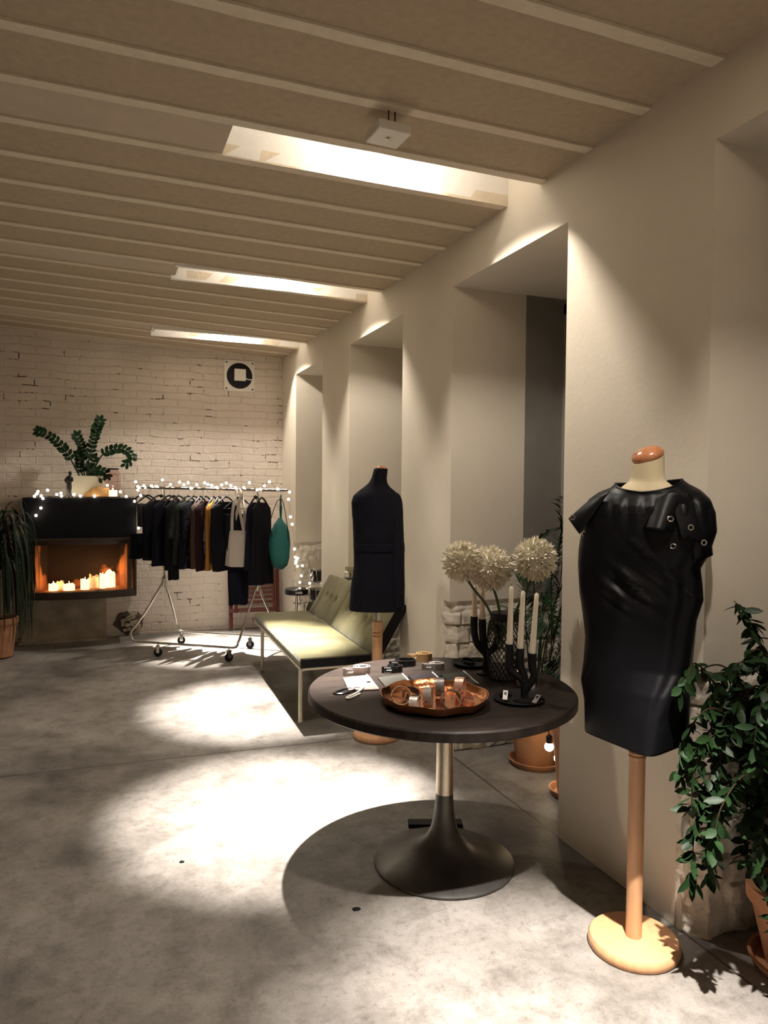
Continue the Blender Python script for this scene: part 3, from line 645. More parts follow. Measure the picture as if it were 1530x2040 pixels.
# plate with tagged bracelets
pl = thing('black_plate', 'flat round black plate under the three-candle holder', 'plate', (1.520, 2.415, Z))
MB().lathe([(0, 0), (0.088, 0), (0.098, 0.008), (0.099, 0.010), (0.092, 0.008), (0.08, 0.003), (0, 0.003)], 48).build('plate', 'black_metal', pl)
def tagged(label, loc, rz, tilt):
    b_ = thing('tagged_bracelet', label, 'bracelet', (loc[0], loc[1], Z+0.014), rz, 'bracelets with silver plates on the black plate')
    n = 30; path = [(0.024*math.cos(a), 0.019*math.sin(a)) for a in [2*PI*k/n for k in range(n-3)]]
    ribbon(MB(), path, 0.010, 0.002).build('band', 'belt_black', b_)
    p = MB(); p.box(-0.009, 0.009, -0.022, 0.022, 0, 0.002); o = p.build('silver_plate', 'chrome' if False else 'belt_silver', b_, loc=(0, -0.016, 0.012)); o.rotation_euler = (math.radians(tilt), 0, 0)
    e = MB(); e.box(-0.005, 0.005, 0.0, 0.014, 0.002, 0.0026); e.build('emblem', 'belt_black', o)
    return b_
tagged('black bracelet with silver plate at the left of the black plate', (1.466, 2.425), math.radians(-35), 35)
tagged('black bracelet with silver plate at the right of the black plate', (1.556, 2.335), math.radians(-62), 30)

# candle holders
def taper(name_label, x, y, z0, z1, lean=(0, 0)):
    c = thing('taper_candle', name_label, 'candle', (x, y, z0), 0, 'cream taper candles on the table')
    h = z1-z0; n = 8
    q = MB(); q.tube([(lean[0]*k/n, lean[1]*k/n, h*k/n) for k in range(n+1)]+[(lean[0], lean[1], h+0.006)], [0.0125-0.004*k/n for k in range(n+1)]+[0.003], 20); q.build('wax', 'wax', c)
    MB().tube([(lean[0], lean[1], h+0.004), (lean[0]+0.001, lean[1], h+0.016)], 0.0011, 6).build('wick', 'wire', c)
def holder(label, base, arms, grp='black branching candle holders'):
    c = thing('candle_holder', label, 'candle holder', (base[0], base[1], Z), 0, grp)
    MB().lathe([(0, 0), (0.040, 0), (0.040, 0.006), (0.014, 0.014), (0.012, 0.05), (0, 0.05)], 28).build('foot', 'black_metal', c)
    for pts in arms:
        P = spline([(p[0]-base[0], p[1]-base[1], p[2]-Z) for p in pts], 8)
        n = len(P); MB().tube(P, [0.0145+0.002*min(1, max(0, (k-n*0.45)/(n*0.3))) for k in range(n)], 16).build('arm', 'black_metal', c)
    return c
bR = (1.533, 2.398)
holder('black branching holder with three candles at the right of the table', bR, [
    [(bR[0], bR[1], 0.765), (bR[0]-0.005, bR[1]+0.004, 0.81), (1.485, 2.428, 0.85), (1.483, 2.430, 0.90), (1.483, 2.430, 0.95)],
    [(bR[0], bR[1], 0.765), (bR[0]+0.0, bR[1], 0.82), (1.519, 2.408, 0.87), (1.518, 2.409, 0.935)],
    [(bR[0], bR[1], 0.765), (1.545, 2.39, 0.79), (1.562, 2.376, 0.83), (1.557, 2.383, 0.87), (1.557, 2.384, 0.918)]])
taper('left of the three cream candles in the right-hand holder', 1.483, 2.430, 0.950, 1.168, (0.004, -0.002))
taper('middle of the three cream candles in the right-hand holder', 1.518, 2.409, 0.935, 1.152, (0.008, -0.003))
taper('right of the three cream candles in the right-hand holder', 1.557, 2.384, 0.918, 1.146, (0.012, -0.006))
bL = (1.598, 2.818)
holder('black looping candle holder with two candles, left of the mesh vase', bL, [
    [(bL[0], bL[1], 0.765), (1.600, 2.815, 0.81), (1.565, 2.833, 0.86), (1.551, 2.840, 0.92), (1.551, 2.840, 0.984)],
    [(bL[0], bL[1], 0.765), (1.607, 2.812, 0.82), (1.588, 2.820, 0.87), (1.582, 2.823, 0.974)],
    [(1.603, 2.813, 0.82), (1.635, 2.80, 0.85), (1.645, 2.795, 0.91), (1.628, 2.803, 0.95)]])
taper('left of the two cream candles beside the mesh vase', 1.551, 2.840, 0.984, 1.116, (0.0, 0.0))
taper('right of the two cream candles beside the mesh vase', 1.582, 2.823, 0.974, 1.100, (0.0, 0.0))
# bracelets hooked on the right holder
for k, (x, y, z, r, mm, lab) in enumerate(((1.550, 2.458, 0.075, 0.031, 'cuff_rose', 'tan pink leather cuff hanging on the left arm of the three-candle holder'), (1.572, 2.410, 0.070, 0.034, 'cuff_coffee', 'brown cuff with pale edge hanging on the right arm of the three-candle holder'))):
    b_ = cuff(lab, mm, (x, y), r, 0.018, (math.radians(86), 0, 0), math.radians(25 if k else 50), z, 'cuffs hooked on the candle holder', False)
    if k:
        e = MB(); e.tube([(0.0365*math.cos(2*PI*j/30), 0.0365*math.sin(2*PI*j/30), 0.009) for j in range(30)], 0.0016, 6, closed=True); e.build('pale_edge', 'belt_silver', b_)

# mesh vase with alliums
VC = (1.628, 2.712)
v = thing('mesh_vase', 'black wire mesh vase holding three cream pompom flowers', 'vase', (VC[0], VC[1], Z))
prof = [(0.060, 0.0), (0.068, 0.05), (0.073, 0.12), (0.073, 0.19), (0.066, 0.24), (0.057, 0.262)]
wm = MB(); nW = 22
def vr(z):
    return interp([(b_, a) for a, b_ in prof], z)[0]
for sgn in (1, -1):
    for k in range(nW):
        wm.tube([(vr(z)*math.cos(2*PI*k/nW+sgn*z*9), vr(z)*math.sin(2*PI*k/nW+sgn*z*9), z) for z in [0.262*j/16 for j in range(17)]], 0.0017, 4)
wm.build('wire_mesh', 'black_metal', v)
MB().lathe([(0, 0), (0.062, 0), (0.063, 0.01), (0, 0.01)], 32).build('bottom', 'black_metal', v)
MB().lathe([(0.053, 0.255), (0.059, 0.255), (0.060, 0.288), (0.054, 0.288)], 32).build('collar', 'black_metal', v, solid=0.002)
heads = [(1.462-0.0, 2.790, 1.236, 0.090, (1.605, 2.715), 'leftmost of the three cream pompom flowers'), (1.572, 2.745, 1.208, 0.098, (1.62, 2.71), 'middle cream pompom flower, in front of the other two'), (1.722, 2.628, 1.254, 0.094, (1.65, 2.705), 'rightmost of the three cream pompom flowers')]
for hx, hy, hz, hr, (bx, by), lab in heads:
    a_ = thing('allium_flower', lab+' in the mesh vase', 'flower', (hx, hy, hz), 0, 'cream pompom flowers in the mesh vase')
    q = MB(); rn = random.Random(int(hx*1000))
    q.ball((0, 0, 0), hr*0.78, 20)
    N_ = 760
    for k in range(N_):
        zz = 1-2*(k+0.5)/N_; th_ = k*2.39996; rr = math.sqrt(1-zz*zz); dr = Vector((rr*math.cos(th_), rr*math.sin(th_), zz))
        dr = (dr+Vector((rn.uniform(-.16, .16), rn.uniform(-.16, .16), rn.uniform(-.16, .16)))).normalized()
        a1 = dr.orthogonal().normalized(); a1.rotate(Matrix.Rotation(rn.random()*6.28, 3, dr)); a2 = dr.cross(a1)
        L1 = hr*rn.uniform(0.88, 1.12); base = dr*hr*0.62; tip = dr*L1 + a2*hr*rn.uniform(-.09, .09); w_ = hr*0.085
        mid_ = dr*hr*0.84
        q.add([base, mid_+a1*w_, tip, mid_-a1*w_, mid_+a2*w_*0.7], [(0, 1, 4), (1, 2, 4), (2, 3, 4), (3, 0, 4)], 0, False)
    q.build('pompom', 'allium', a_)
    P = spline([(bx-hx, by-hy, 0.86-hz), (lerp(bx, hx, 0.25)-hx, lerp(by, hy, 0.25)-hy, 1.02-hz), (lerp(bx, hx, 0.7)-hx, lerp(by, hy, 0.7)-hy, 1.12-hz), (0, 0, -hr*0.5)], 6)
    MB().tube(P, 0.0058, 8).build('stem', 'stem', a_)

# ------------------------------------------------------------------ sofa
sf = thing('armless_sofa', 'olive velvet armless sofa with buttoned back and cream metal legs', 'sofa', (1.188, 4.455, 0), math.radians(-2.0))
def cushion(mb, x0, x1, y0, y1, z0, z1, r=0.018, puff=0.010, n=16, seed=0, seams=()):
    def sec(z, inset): 
        pts = []; X0, X1, Y0_, Y1_ = x0+inset, x1-inset, y0+inset, y1-inset
        for i in range(n): pts.append((lerp(X0, X1, i/n), Y0_, z))
        for i in range(n): pts.append((X1, lerp(Y0_, Y1_, i/n), z))
        for i in range(n): pts.append((lerp(X1, X0, i/n), Y1_, z))
        for i in range(n): pts.append((X0, lerp(Y1_, Y0_, i/n), z))
        return pts
    rows = [sec(z0, r), sec(z0+r*0.3, r*0.3), sec(z0+r, 0), sec(z1-r, 0), sec(z1-r*0.3, r*0.3), sec(z1, r)]
    mb.rings(rows, (True, False))
    def fn(u, v):
        x = lerp(x0+r, x1-r, u); y = lerp(y0+r, y1-r, v)
        e = min(1, min(u, 1-u)*8)*min(1, min(v, 1-v)*8)
        return (x, y, z1 + e*(puff*math.sin(PI*u)**0.5*math.sin(PI*v)**0.5 + 0.004*noise.noise(Vector((x*9, y*9, seed)))))
    mb.grid(fn, 24, 40)
    return mb
SD = 0.475; 
def two_tone(o):  # black lining on the end face
    return o
for (ya, yb, nm) in ((0.0, 1.03, 'near'), (1.035, 1.74, 'far')):
    cushion(MB(), 0, SD, ya, yb, 0.402, 0.468, seed=ya*7).build('seat_cushion', 'velvet', sf)
MB().box(0.006, SD, -0.004, 0.001, 0.400, 0.456).build('end_panel', 'black_lining', sf, bevel=0.002)
# backrest leaning towards the wall, as a tilted slab
bt_ = Vector((0.195, 0, 0.335)); bl = bt_.length; bu = bt_.normalized(); bn = Vector((-bu.z, 0, bu.x))
btn = {0: [(0.17, .48), (0.29, .47), (0.41, .46), (0.62, .48), (0.74, .47), (0.86, .46)], 1: [(1.22, .5), (1.36, .5), (1.50, .5)]}
for idx, (ya, yb) in enumerate(((0.0, 1.03), (1.035, 1.74))):
    q = MB()
    th_ = 0.07
    def fn(u, v, side):
        y = lerp(ya, yb, u); h_ = bl*v
        e = min(1, min(u, 1-u)*14)*min(1, min(v, 1-v)*9); e = e**0.5
        d = 0.012*e
        for (by, bv) in btn[idx]:
            rr = math.hypot((y-by), (v-bv)*bl); d -= 0.024*math.exp(-(rr/0.028)**2)
            d -= 0.006*math.exp(-((y-by)/0.010)**2)*max(0, 1-abs(v-bv)*2)
        d += 0.003*noise.noise(Vector((y*8, v*3, idx)))
        off = d if side else -th_
        return Vector((SD+0.005, y, 0.46)) + bu*h_ + bn*off
    q.grid(lambda u, v: fn(u, v, True), 70, 26)
    c00, c10, c11, c01 = [Vector((SD+0.005, y, 0.46)) + bu*bl*v for (y, v) in ((ya, 0), (yb, 0), (yb, 1), (ya, 1))]
    back = [p - bn*th_ for p in (c00, c10, c11, c01)]
    q.add([c00, c10, c11, c01]+back, [(0, 4, 5, 1), (1, 5, 6, 2), (2, 6, 7, 3), (3, 7, 4, 0), (4, 7, 6, 5)], 1)
    bo = q.build('back_cushion', ['velvet', 'black_lining'], sf)
    for (by, bv) in btn[idx]:
        p = Vector((SD+0.005, by, 0.46)) + bu*bl*bv - bn*0.008
        MB().ball((p.x, p.y, p.z), 0.011, 12, (0.8, 1, 1)).build('button', 'velvet', bo)
fr = MB(); fr.box(0.004, SD+0.04, 0.14, 0.165, 0.378, 0.402); fr.box(0.004, 0.03, 0.0, 1.74, 0.382, 0.402); fr.box(SD, SD+0.025, 0.0, 1.74, 0.382, 0.402); fr.box(0.004, SD+0.04, 1.57, 1.595, 0.378, 0.402); fr.box(0.004, SD+0.02, 0.0, 0.02, 0.385, 0.402)
fr.build('frame', 'cream_paint', sf)
for (x, y) in ((0.045, 0.175), (0.04, 1.585), (SD-0.03, 0.175), (SD-0.03, 1.585)):
    MB().tube([(x, y, 0.38), (x, y, 0.01)], 0.014, 14).lathe([(0.016, 0), (0.016, 0.012), (0, 0.012)], 14, (x, y, 0)).build('leg', 'cream_paint', sf)

# ------------------------------------------------------------------ fireplace
def world_part(name, mb, mt, parent, **k): return mb.build(name, mt, parent, **k)
FX0, FX1, FY = -0.65, 0.35, 7.46
fp = thing('fireplace', 'wall-hung black fireplace with a bowed glass firebox, left of the clothes rail', 'fireplace', (-0.15, FY, 0))
def fbox(mb, x0, x1, y0, y1, z0, z1, mi=0): return mb.box(x0+0.15, x1+0.15, y0-FY, y1-FY, z0, z1, mi)
fbox(MB(), FX0, FX1, FY, YB+0.01, 1.045, 1.430).build('mantle_box', 'mantle', fp, bevel=0.006)
q = MB(); fbox(q, FX0-0.005, FX1+0.005, FY-0.012, FY+0.02, 1.022, 1.048); q.build('mantle_lip', 'rust_metal', fp, bevel=0.003)
# firebox shell: floor, roof, back, slanted sides (open towards the room)
def bow(x): # plan curve of the front
    t_ = (x+0.15)/0.5; return FY - 0.10*(1-t_*t_) + 0.05
def band(mb, x0, x1, z0, z1, off=0.0, th=0.02, n=20, mi=0):
    rows = []
    for i in range(n+1):
        x = lerp(x0, x1, i/n); y = bow(x)+off; rows.append([(x+0.15, y-FY, z0), (x+0.15, y-FY+th, z0), (x+0.15, y-FY+th, z1), (x+0.15, y-FY, z1)])
    return mb.rings(rows, sm=False, mi=mi)
def hplate(mb, z0, z1, n=20):
    fpts = [(lerp(FX0, FX1, i/n), bow(lerp(FX0, FX1, i/n))+0.012) for i in range(n+1)]
    poly = fpts + [(FX1, YB+0.01), (FX0, YB+0.01)]; k = len(poly)
    vs = [(x+0.15, y-FY, z) for z in (z0, z1) for x, y in poly]
    return mb.add(vs, [tuple(reversed(range(k))), tuple(k+i for i in range(k))]+[(i, (i+1) % k, k+(i+1) % k, k+i) for i in range(k)])
hplate(MB(), 0.470, 0.535).build('firebox_floor', 'rust_metal', fp)
hplate(MB(), 1.000, 1.040).build('firebox_roof', 'rust_metal', fp)
inner = MB()
def quad(a, b_, z0, z1, th=0.012):
    p, q_ = Vector((a[0]+0.15, a[1]-FY, 0)), Vector((b_[0]+0.15, b_[1]-FY, 0)); t_ = (q_-p).normalized(); nn = Vector((t_.y, -t_.x, 0))*th
    inner.rings([[p+Vector((0, 0, z0)), p-nn+Vector((0, 0, z0)), p-nn+Vector((0, 0, z1)), p+Vector((0, 0, z1))], [q_+Vector((0, 0, z0)), q_-nn+Vector((0, 0, z0)), q_-nn+Vector((0, 0, z1)), q_+Vector((0, 0, z1))]], sm=False)
quad((-0.565, 7.50), (-0.46, 7.86), 0.535, 1.0); quad((-0.46, 7.86), (0.19, 7.86), 0.535, 1.0); quad((0.19, 7.86), (0.275, 7.50), 0.535, 1.0)
inner.build('refractory_lining', 'firebrick', fp)
q = MB(); fbox(q, -0.56, 0.27, 7.49, 7.87, 0.535, 0.541); q.build('hearth_floor', 'firebrick', fp)
# outer casing sides
for x0 in (FX0, FX1-0.012): fbox(MB(), x0, x0+0.012, 7.60, YB, 0.53, 1.0).build('side_casing', 'rust_metal', fp)
# bowed door frame with glass
df = MB(); band(df, FX0, FX1, 0.478, 0.542, 0.0); band(df, FX0, FX1, 0.985, 1.030, 0.0)
for x0, x1 in ((FX0, FX0+0.02), (-0.585, -0.548), (0.262, 0.298), (FX1-0.02, FX1)): band(df, x0, x1, 0.53, 0.99, 0.0, n=2)
dfo = df.build('door_frame', 'rust_metal', fp)
M['glass'] = mat('clear_glass', (1.0, 0.97, 0.93), 0.02, trans=1.0); M['glass'].node_tree.nodes['Principled BSDF'].inputs['IOR'].default_value = 1.06
g_ = MB(); band(g_, -0.548, 0.262, 0.54, 0.988, 0.008, 0.003); g_.build('glass_pane', 'glass', fp)
M['brass_reflection'] = mat('side_glass_reflection', (0.55, 0.25, 0.09), 0.22, 1.0, var=0.3, vscale=5);  # brass reflection in the side glass put into a metal colour
for x0, x1 in ((FX0+0.02, -0.585), (0.298, FX1-0.02)): part(band(MB(), x0, x1, 0.54, 0.99, 0.012, 0.004, n=3).build('side_glass', 'brass_reflection', fp), 'side glass strip with a brass reflection put into its colour')
# pillar candles inside
cand = [(-0.400, 7.60, 0.062, 0.042, 1, 'low wide candle at the left end of the firebox'), (-0.345, 7.68, 0.075, 0.035, 0, 'short candle behind the leftmost one in the firebox'), (-0.262, 7.585, 0.058, 0.052, 1, 'squat bright candle left of the glass centre'),
        (-0.120, 7.60, 0.095, 0.040, 1, 'candle with melted rim just right of the firebox centre'), (-0.040, 7.70, 0.12, 0.045, 0, 'taller candle towards the back of the firebox'), (0.040, 7.64, 0.135, 0.030, 1, 'tall thin candle in front of the widest one'),
        (0.100, 7.72, 0.135, 0.058, 1, 'widest candle with a torn rim at the right of the firebox')]
for i, (x, y, h_, r_c, lit, lab) in enumerate(cand):
    c = thing('pillar_candle', lab, 'candle', (x, y, 0.541), 0, 'burning candles in the fireplace')
    n = 28; rows = []
    for z, rr in ((0, 1.0), (0.3, 1.0), (0.8, 0.99), (1.0, 0.97), (1.0, 0.82), (0.86, 0.75)):
        rows.append([(r_c*rr*math.cos(2*PI*k/n), r_c*rr*math.sin(2*PI*k/n), h_*z*(1+(0.34*noise.noise(Vector((math.cos(2*PI*k/n)*1.6, math.sin(2*PI*k/n)*1.6, i*3.1))) if z > 0.7 else 0))) for k in range(n)])
    MB().rings(rows).build('wax', 'wax_lit' if lit else 'wax', c)
    if lit:
        zt = h_*0.9
        MB().tube([(0, 0, zt-0.006), (0.001, 0, zt+0.004)], 0.0012, 6).build('wick', 'cord', c)
        MB().ball((0, 0, zt+0.011), 0.0038, 10, (1, 1, 2.4)).build('flame', 'flame', c)
        point('candle_glow', (x, y, 0.541+zt+0.030), 0.36, (1.0, 0.50, 0.16), 0.003)
# plaster chimney breast below
pl_ = MB().grid(lambda u, v: (lerp(-0.70, 0.075, u), 7.93-0.10+0.006*noise.noise(Vector((u*9, v*7, 3))), lerp(0.0, 0.478, v)), 30, 20)
pl_.add([(-0.70, 7.83, 0), (-0.70, 7.96, 0), (-0.70, 7.96, .478), (-0.70, 7.83, .478), (0.075, 7.83, 0), (0.075, 7.96, 0), (0.075, 7.96, .478), (0.075, 7.83, .478)], [(0, 1, 2, 3), (4, 7, 6, 5), (3, 2, 6, 7)])
M['old_plaster'] = mat('stained_plaster', (0.36, 0.30, 0.22), 0.95, var=0.25, vscale=7, bump=0.5, bscale=30, bdist=0.006)
o = pl_.build('trim_1', 'old_plaster'); o['kind'] = 'structure'
MB().box(-0.72, 0.085, 7.78, 7.96, 0.0, 0.018).build('trim_2', 'old_plaster')['kind'] = 'structure'
# broken hole in the wall with rubble
hl = thing('rubble_opening', 'ragged dark hole with rubble and wire low in the brick wall, right of the fireplace', 'wall hole', (0.30, 7.94, 0))
q = MB(); n = 26
ro = [(0.150*(1+0.35*noise.noise(Vector((math.cos(2*PI*k/n)*2.6, math.sin(2*PI*k/n)*2.6, 4))))*math.cos(2*PI*k/n), 0.004, 0.165+0.125*(1+0.8*noise.noise(Vector((math.cos(2*PI*k/n)*2.3, math.sin(2*PI*k/n)*2.3, 8))))*math.sin(2*PI*k/n)) for k in range(n)]
q.rings([[(x, -0.012, z) for x, y, z in ro], [(x*1.08, 0.006, 0.165+(z-0.165)*1.08) for x, y, z in ro]], (True, False))
M['dark_hole'] = mat('dark_cavity', (0.10, 0.075, 0.055), 1.0, bump=1, bscale=40)
q.build('cavity', 'dark_hole', hl)
hl.scale = (0.85, 1, 0.85)
rn = random.Random(5)
for (x, z, w_, h_, a_) in ((-0.02, 0.205, 0.085, 0.028, 0.35), (0.06, 0.160, 0.06, 0.03, 0.1), (-0.03, 0.13, 0.07, 0.028, -0.2), (0.06, 0.105, 0.07, 0.03, 0.05), (-0.02, 0.075, 0.06, 0.022, 0.1), (0.03, 0.245, 0.06, 0.02, 0.5)):
    b_ = MB(); ca, sa = math.cos(a_), math.sin(a_); b_.obox((x, -0.022, z), (w_*ca, 0, w_*sa), (0, 0.016, 0), (-h_*sa*0.8, 0, h_*ca*0.8)); b_.build('rubble_brick', 'old_plaster', hl, bevel=0.006)
MB().tube(spline([(-0.09, -0.04, 0.25), (-0.03, -0.05, 0.20), (-0.06, -0.05, 0.12), (-0.01, -0.045, 0.06), (-0.03, -0.04, 0.02)], 6), 0.004, 6).build('loose_wire', 'cord', hl)

# ventilation cover high on the brick wall
vc = thing('ventilation_cover', 'square white cover with a round dark opening high on the brick wall', 'vent', (1.428, 7.945, 2.745))
MB().box(-0.165, 0.165, -0.012, 0.0, -0.165, 0.165).build('plate', 'white_paint', vc, bevel=0.004)
o = MB().lathe([(0, 0), (0.138, 0), (0.138, 0.004), (0.0, 0.004)], 48).build('round_opening', 'black_lining', vc, loc=(0, -0.012, 0)); o.rotation_euler = (PI/2, 0, 0)
MB().box(-0.060, 0.062, -0.055, -0.016, -0.055, 0.070).build('junction_box', 'white_paint', vc, bevel=0.006)
MB().tube([(0.06, -0.03, -0.02), (0.09, -0.022, -0.035), (0.14, -0.016, -0.035)], 0.006, 8).build('cable', 'white_paint', vc)
for sx_ in (-1, 1):
    for sz in (-1, 1):
        o = MB().lathe([(0.010, 0), (0.010, 0.004), (0, 0.006)], 12).build('screw', 'rust_metal', vc, loc=(sx_*0.14, -0.012, sz*0.14)); o.rotation_euler = (PI/2, 0, 0)

# emergency light hung under the ceiling
el = thing('emergency_light', 'square white emergency light hanging from two rods under the ceiling', 'emergency light', (1.025, 2.60, 2.905), math.radians(3))
el.location.z = 2.868
MB().box(-0.066, 0.066, -0.066, 0.066, 0.0, 0.036).build('body', 'white_paint', el, bevel=0.005)
MB().lathe([(0.011, 0.0), (0.013, -0.004), (0.0, -0.006)], 16).build('lens', 'chrome', el, loc=(0.0, -0.005, 0))
for x in (-0.012, 0.014): MB().tube([(x, -0.03, 0.034), (x, -0.03, 0.098)], 0.003, 6).build('rod', 'rust_metal', el)

# ------------------------------------------------------------------ mantle things (mantle top z=1.43)
MZ = 1.4305
def leaf_mesh(mb, p, d, n_, L_, w_, droop=0.0, segs=3, fold=0.15):
    d = Vector(d).normalized(); n_ = Vector(n_); s_ = d.cross(n_)
    if s_.length < 1e-4: s_ = d.orthogonal()
    s_.normalize(); up = s_.cross(d); p = Vector(p)
    L1 = []; L2 = []; Cn = []
    for i in range(segs+1):
        t_ = i/segs; c = p + d*L_*t_ + up*(-droop*L_*t_*t_)
        w = w_*math.sin(PI*min(1, (t_*0.92+0.04)))**0.8*(1 if i < segs else 0)
        if i == 0: w = 0
        Cn.append(c - up*fold*w); L1.append(c + s_*w); L2.append(c - s_*w)
    vs = []; fs = []
    for i in range(segs+1): vs += [L1[i], Cn[i], L2[i]]
    for i in range(segs): fs += [(3*i, 3*i+1, 3*i+4, 3*i+3), (3*i+1, 3*i+2, 3*i+5, 3*i+4)]
    mb.add(vs, fs, 0, True)
pp = thing('potted_zz_plant', 'glossy dark plant with arching stems in a cream box planter on the mantle', 'plant', (-0.10, 7.66, MZ))
MB().rings([[(x*s_, y*s_, z) for x, y in ((-0.155, -0.08), (0.155, -0.08), (0.155, 0.08), (-0.155, 0.08))] for z, s_ in ((0, 0.90), (0.21, 1.0), (0.21, 0.93), (0.17, 0.93))], (True, True), sm=False).build('planter', 'pot_white', pp, bevel=0.008)
stems = [[(-0.05, 0, 0.17), (-0.115, 0, 0.31), (-0.17, 0, 0.415), (-0.24, 0, 0.51), (-0.32, 0, 0.58), (-0.42, 0, 0.625)],
         [(-0.02, 0.02, 0.17), (-0.035, 0.02, 0.36), (-0.05, 0.02, 0.50), (-0.09, 0.02, 0.60)],
         [(0.0, 0.01, 0.17), (0.015, 0, 0.35), (0.05, -0.01, 0.52), (0.085, -0.01, 0.65), (0.125, -0.01, 0.755)],
         [(0.02, 0, 0.17), (0.09, -0.01, 0.33), (0.145, -0.02, 0.42), (0.235, -0.02, 0.47), (0.33, -0.02, 0.475), (0.395, -0.02, 0.43), (0.41, -0.02, 0.375), (0.355, -0.02, 0.335)],
         [(0.0, -0.04, 0.17), (0.04, -0.06, 0.24), (0.085, -0.07, 0.24), (0.11, -0.08, 0.19)], [(-0.01, -0.02, 0.17), (0.02, -0.03, 0.30), (0.065, -0.04, 0.385)], [(-0.03, 0.03, 0.17), (-0.06, 0.03, 0.30), (-0.075, 0.04, 0.42)],
         [(0.02, -0.03, 0.17), (0.08, -0.06, 0.26), (0.15, -0.08, 0.25), (0.18, -0.09, 0.215)]]
for k, s_ in enumerate(stems):
    P = spline(s_, 8); n = len(P)
    so = MB().tube(P, [0.0085*(1-0.65*i/n) for i in range(n)], 7).build('stem', 'zz', pp)
    q = MB(); rn = random.Random(k); L_ = 0; step = 0.030; acc = 0; side = 1
    for i in range(1, n):
        acc += (P[i]-P[i-1]).length; L_ += (P[i]-P[i-1]).length
        if acc > step and (i > n*0.28 or k in (4, 7)):
            acc = 0; tt = (P[i]-P[i-1]).normalized(); lat = tt.cross(Vector((0, 1, 0))).normalized(); side = -side
            for sg in (side, -side):
                d = (tt*0.75 + lat*sg*0.9 + Vector((0, rn.uniform(-.5, .3), 0))).normalized()
                leaf_mesh(q, P[i], d, (0, -1, 0.3), rn.uniform(0.055, 0.075), rn.uniform(0.016, 0.021), 0.1, 4)
    leaf_mesh(q, P[-1], (P[-1]-P[-2]), (0, -1, 0.3), 0.06, 0.017, 0, 4)
    q.build('leaflets', 'zz', pp)
fgx, fgy = -0.292, 7.53
st = thing('figurine', 'small dark standing figurine holding a bundle, at the left edge of the cream planter', 'figurine', (fgx, fgy, MZ))
M['bronze'] = mat('dark_bronze', (0.015, 0.010, 0.009), 0.45, 0.3)
q = MB(); q.rings([[(a*math.cos(2*PI*k/16)+cx, b_*math.sin(2*PI*k/16), z) for k in range(16)] for z, a, b_, cx in ((0.012, 0.022, 0.018, 0.004), (0.05, 0.017, 0.015, 0.002), (0.10, 0.024, 0.018, 0), (0.135, 0.022, 0.017, 0), (0.17, 0.024, 0.018, 0.002), (0.195, 0.028, 0.016, 0.004), (0.206, 0.014, 0.011, 0.006), (0.214, 0.009, 0.009, 0.008))])
q.ball((0.010, 0, 0.232), 0.018, 14, (0.9, 1, 1.15)); q.tube(spline([(0.028, -0.004, 0.19), (0.03, -0.016, 0.16), (0.0, -0.026, 0.15), (-0.02, -0.022, 0.165)], 4), [0.008]*13, 8); q.tube(spline([(-0.02, -0.004, 0.19), (-0.034, -0.014, 0.165), (-0.026, -0.024, 0.155)], 4), [0.008]*9, 8)
q.build('body', 'bronze', st)
MB().ball((-0.022, -0.026, 0.158), 0.018, 12, (0.8, 0.7, 1.3)).build('bundle', 'bronze', st)
MB().lathe([(0, 0), (0.036, 0), (0.034, 0.012), (0, 0.012)], 24).build('base', 'bronze', st)
wl = thing('wood_block', 'split golden wood block with a dark end, lying on the mantle before the planter', 'wood', (0.0, 7.54, MZ), math.radians(-4))
q = MB(); q.rings([[(-0.13, 0, 0.008), (-0.13, -0.03, 0.0), (-0.13, 0.03, 0.0), (-0.12, 0.02, 0.03)], [(-0.055, -0.045, 0), (-0.055, 0.045, 0), (-0.055, 0.045, 0.078), (-0.055, -0.03, 0.082)][::1], [(0.0, -0.05, 0), (0.0, 0.05, 0), (0, 0.05, 0.092), (0, -0.04, 0.094)], [(0.10, -0.05, 0), (0.10, 0.045, 0), (0.10, 0.045, 0.085), (0.10, -0.035, 0.085)]], sm=False)
q.build('block', 'wood_raw', wl, bevel=0.004)
MB().box(-0.20, 0.20, -0.08, 0.06, 0.0, 0.010).build('dark_board', 'rust_metal', None, loc=(-0.03, 7.565, MZ-0.0), bevel=0.002)
tag(bpy.data.objects['dark_board'], 'thin dark board lying on the mantle under the wood block', 'board'); 
for o in (wl,): o.location.z = MZ+0.0105
st.location.z = MZ+0.0105; st.location.x = -0.20-0.0; st.location.x = -0.255; st.location.z = MZ
bpy.data.objects['dark_board'].location.x = 0.0
lt = thing('glass_lantern', 'smoky glass jar lantern with a dark lid and oval wire, right end of the mantle', 'lantern', (0.135, 7.56, MZ+0.0105))
M['smoke_glass'] = mat('smoky_glass', (0.90, 0.80, 0.79), 0.04, trans=1.0); M['smoke_glass'].node_tree.nodes['Principled BSDF'].inputs['IOR'].default_value = 1.1
MB().lathe([(0, 0.002), (0.066, 0.002), (0.070, 0.012), (0.070, 0.20), (0.062, 0.235), (0.048, 0.252), (0.048, 0.262)], 36).build('jar', 'smoke_glass', lt, solid=0.002)
MB().lathe([(0, 0.262), (0.056, 0.262), (0.058, 0.272), (0.052, 0.277), (0, 0.277)], 32).build('lid', 'black_metal', lt)
MB().tube([(0.045*math.cos(2*PI*k/30), -0.0715-0.002, 0.145+0.08*math.sin(2*PI*k/30)) for k in range(30)], 0.0016, 6, closed=True).build('wire_hoop', 'wire', lt)
lc = thing('pillar_candle', 'short glowing cream candle standing inside the smoky glass lantern', 'candle', (0.135, 7.56, MZ+0.0135), 0)
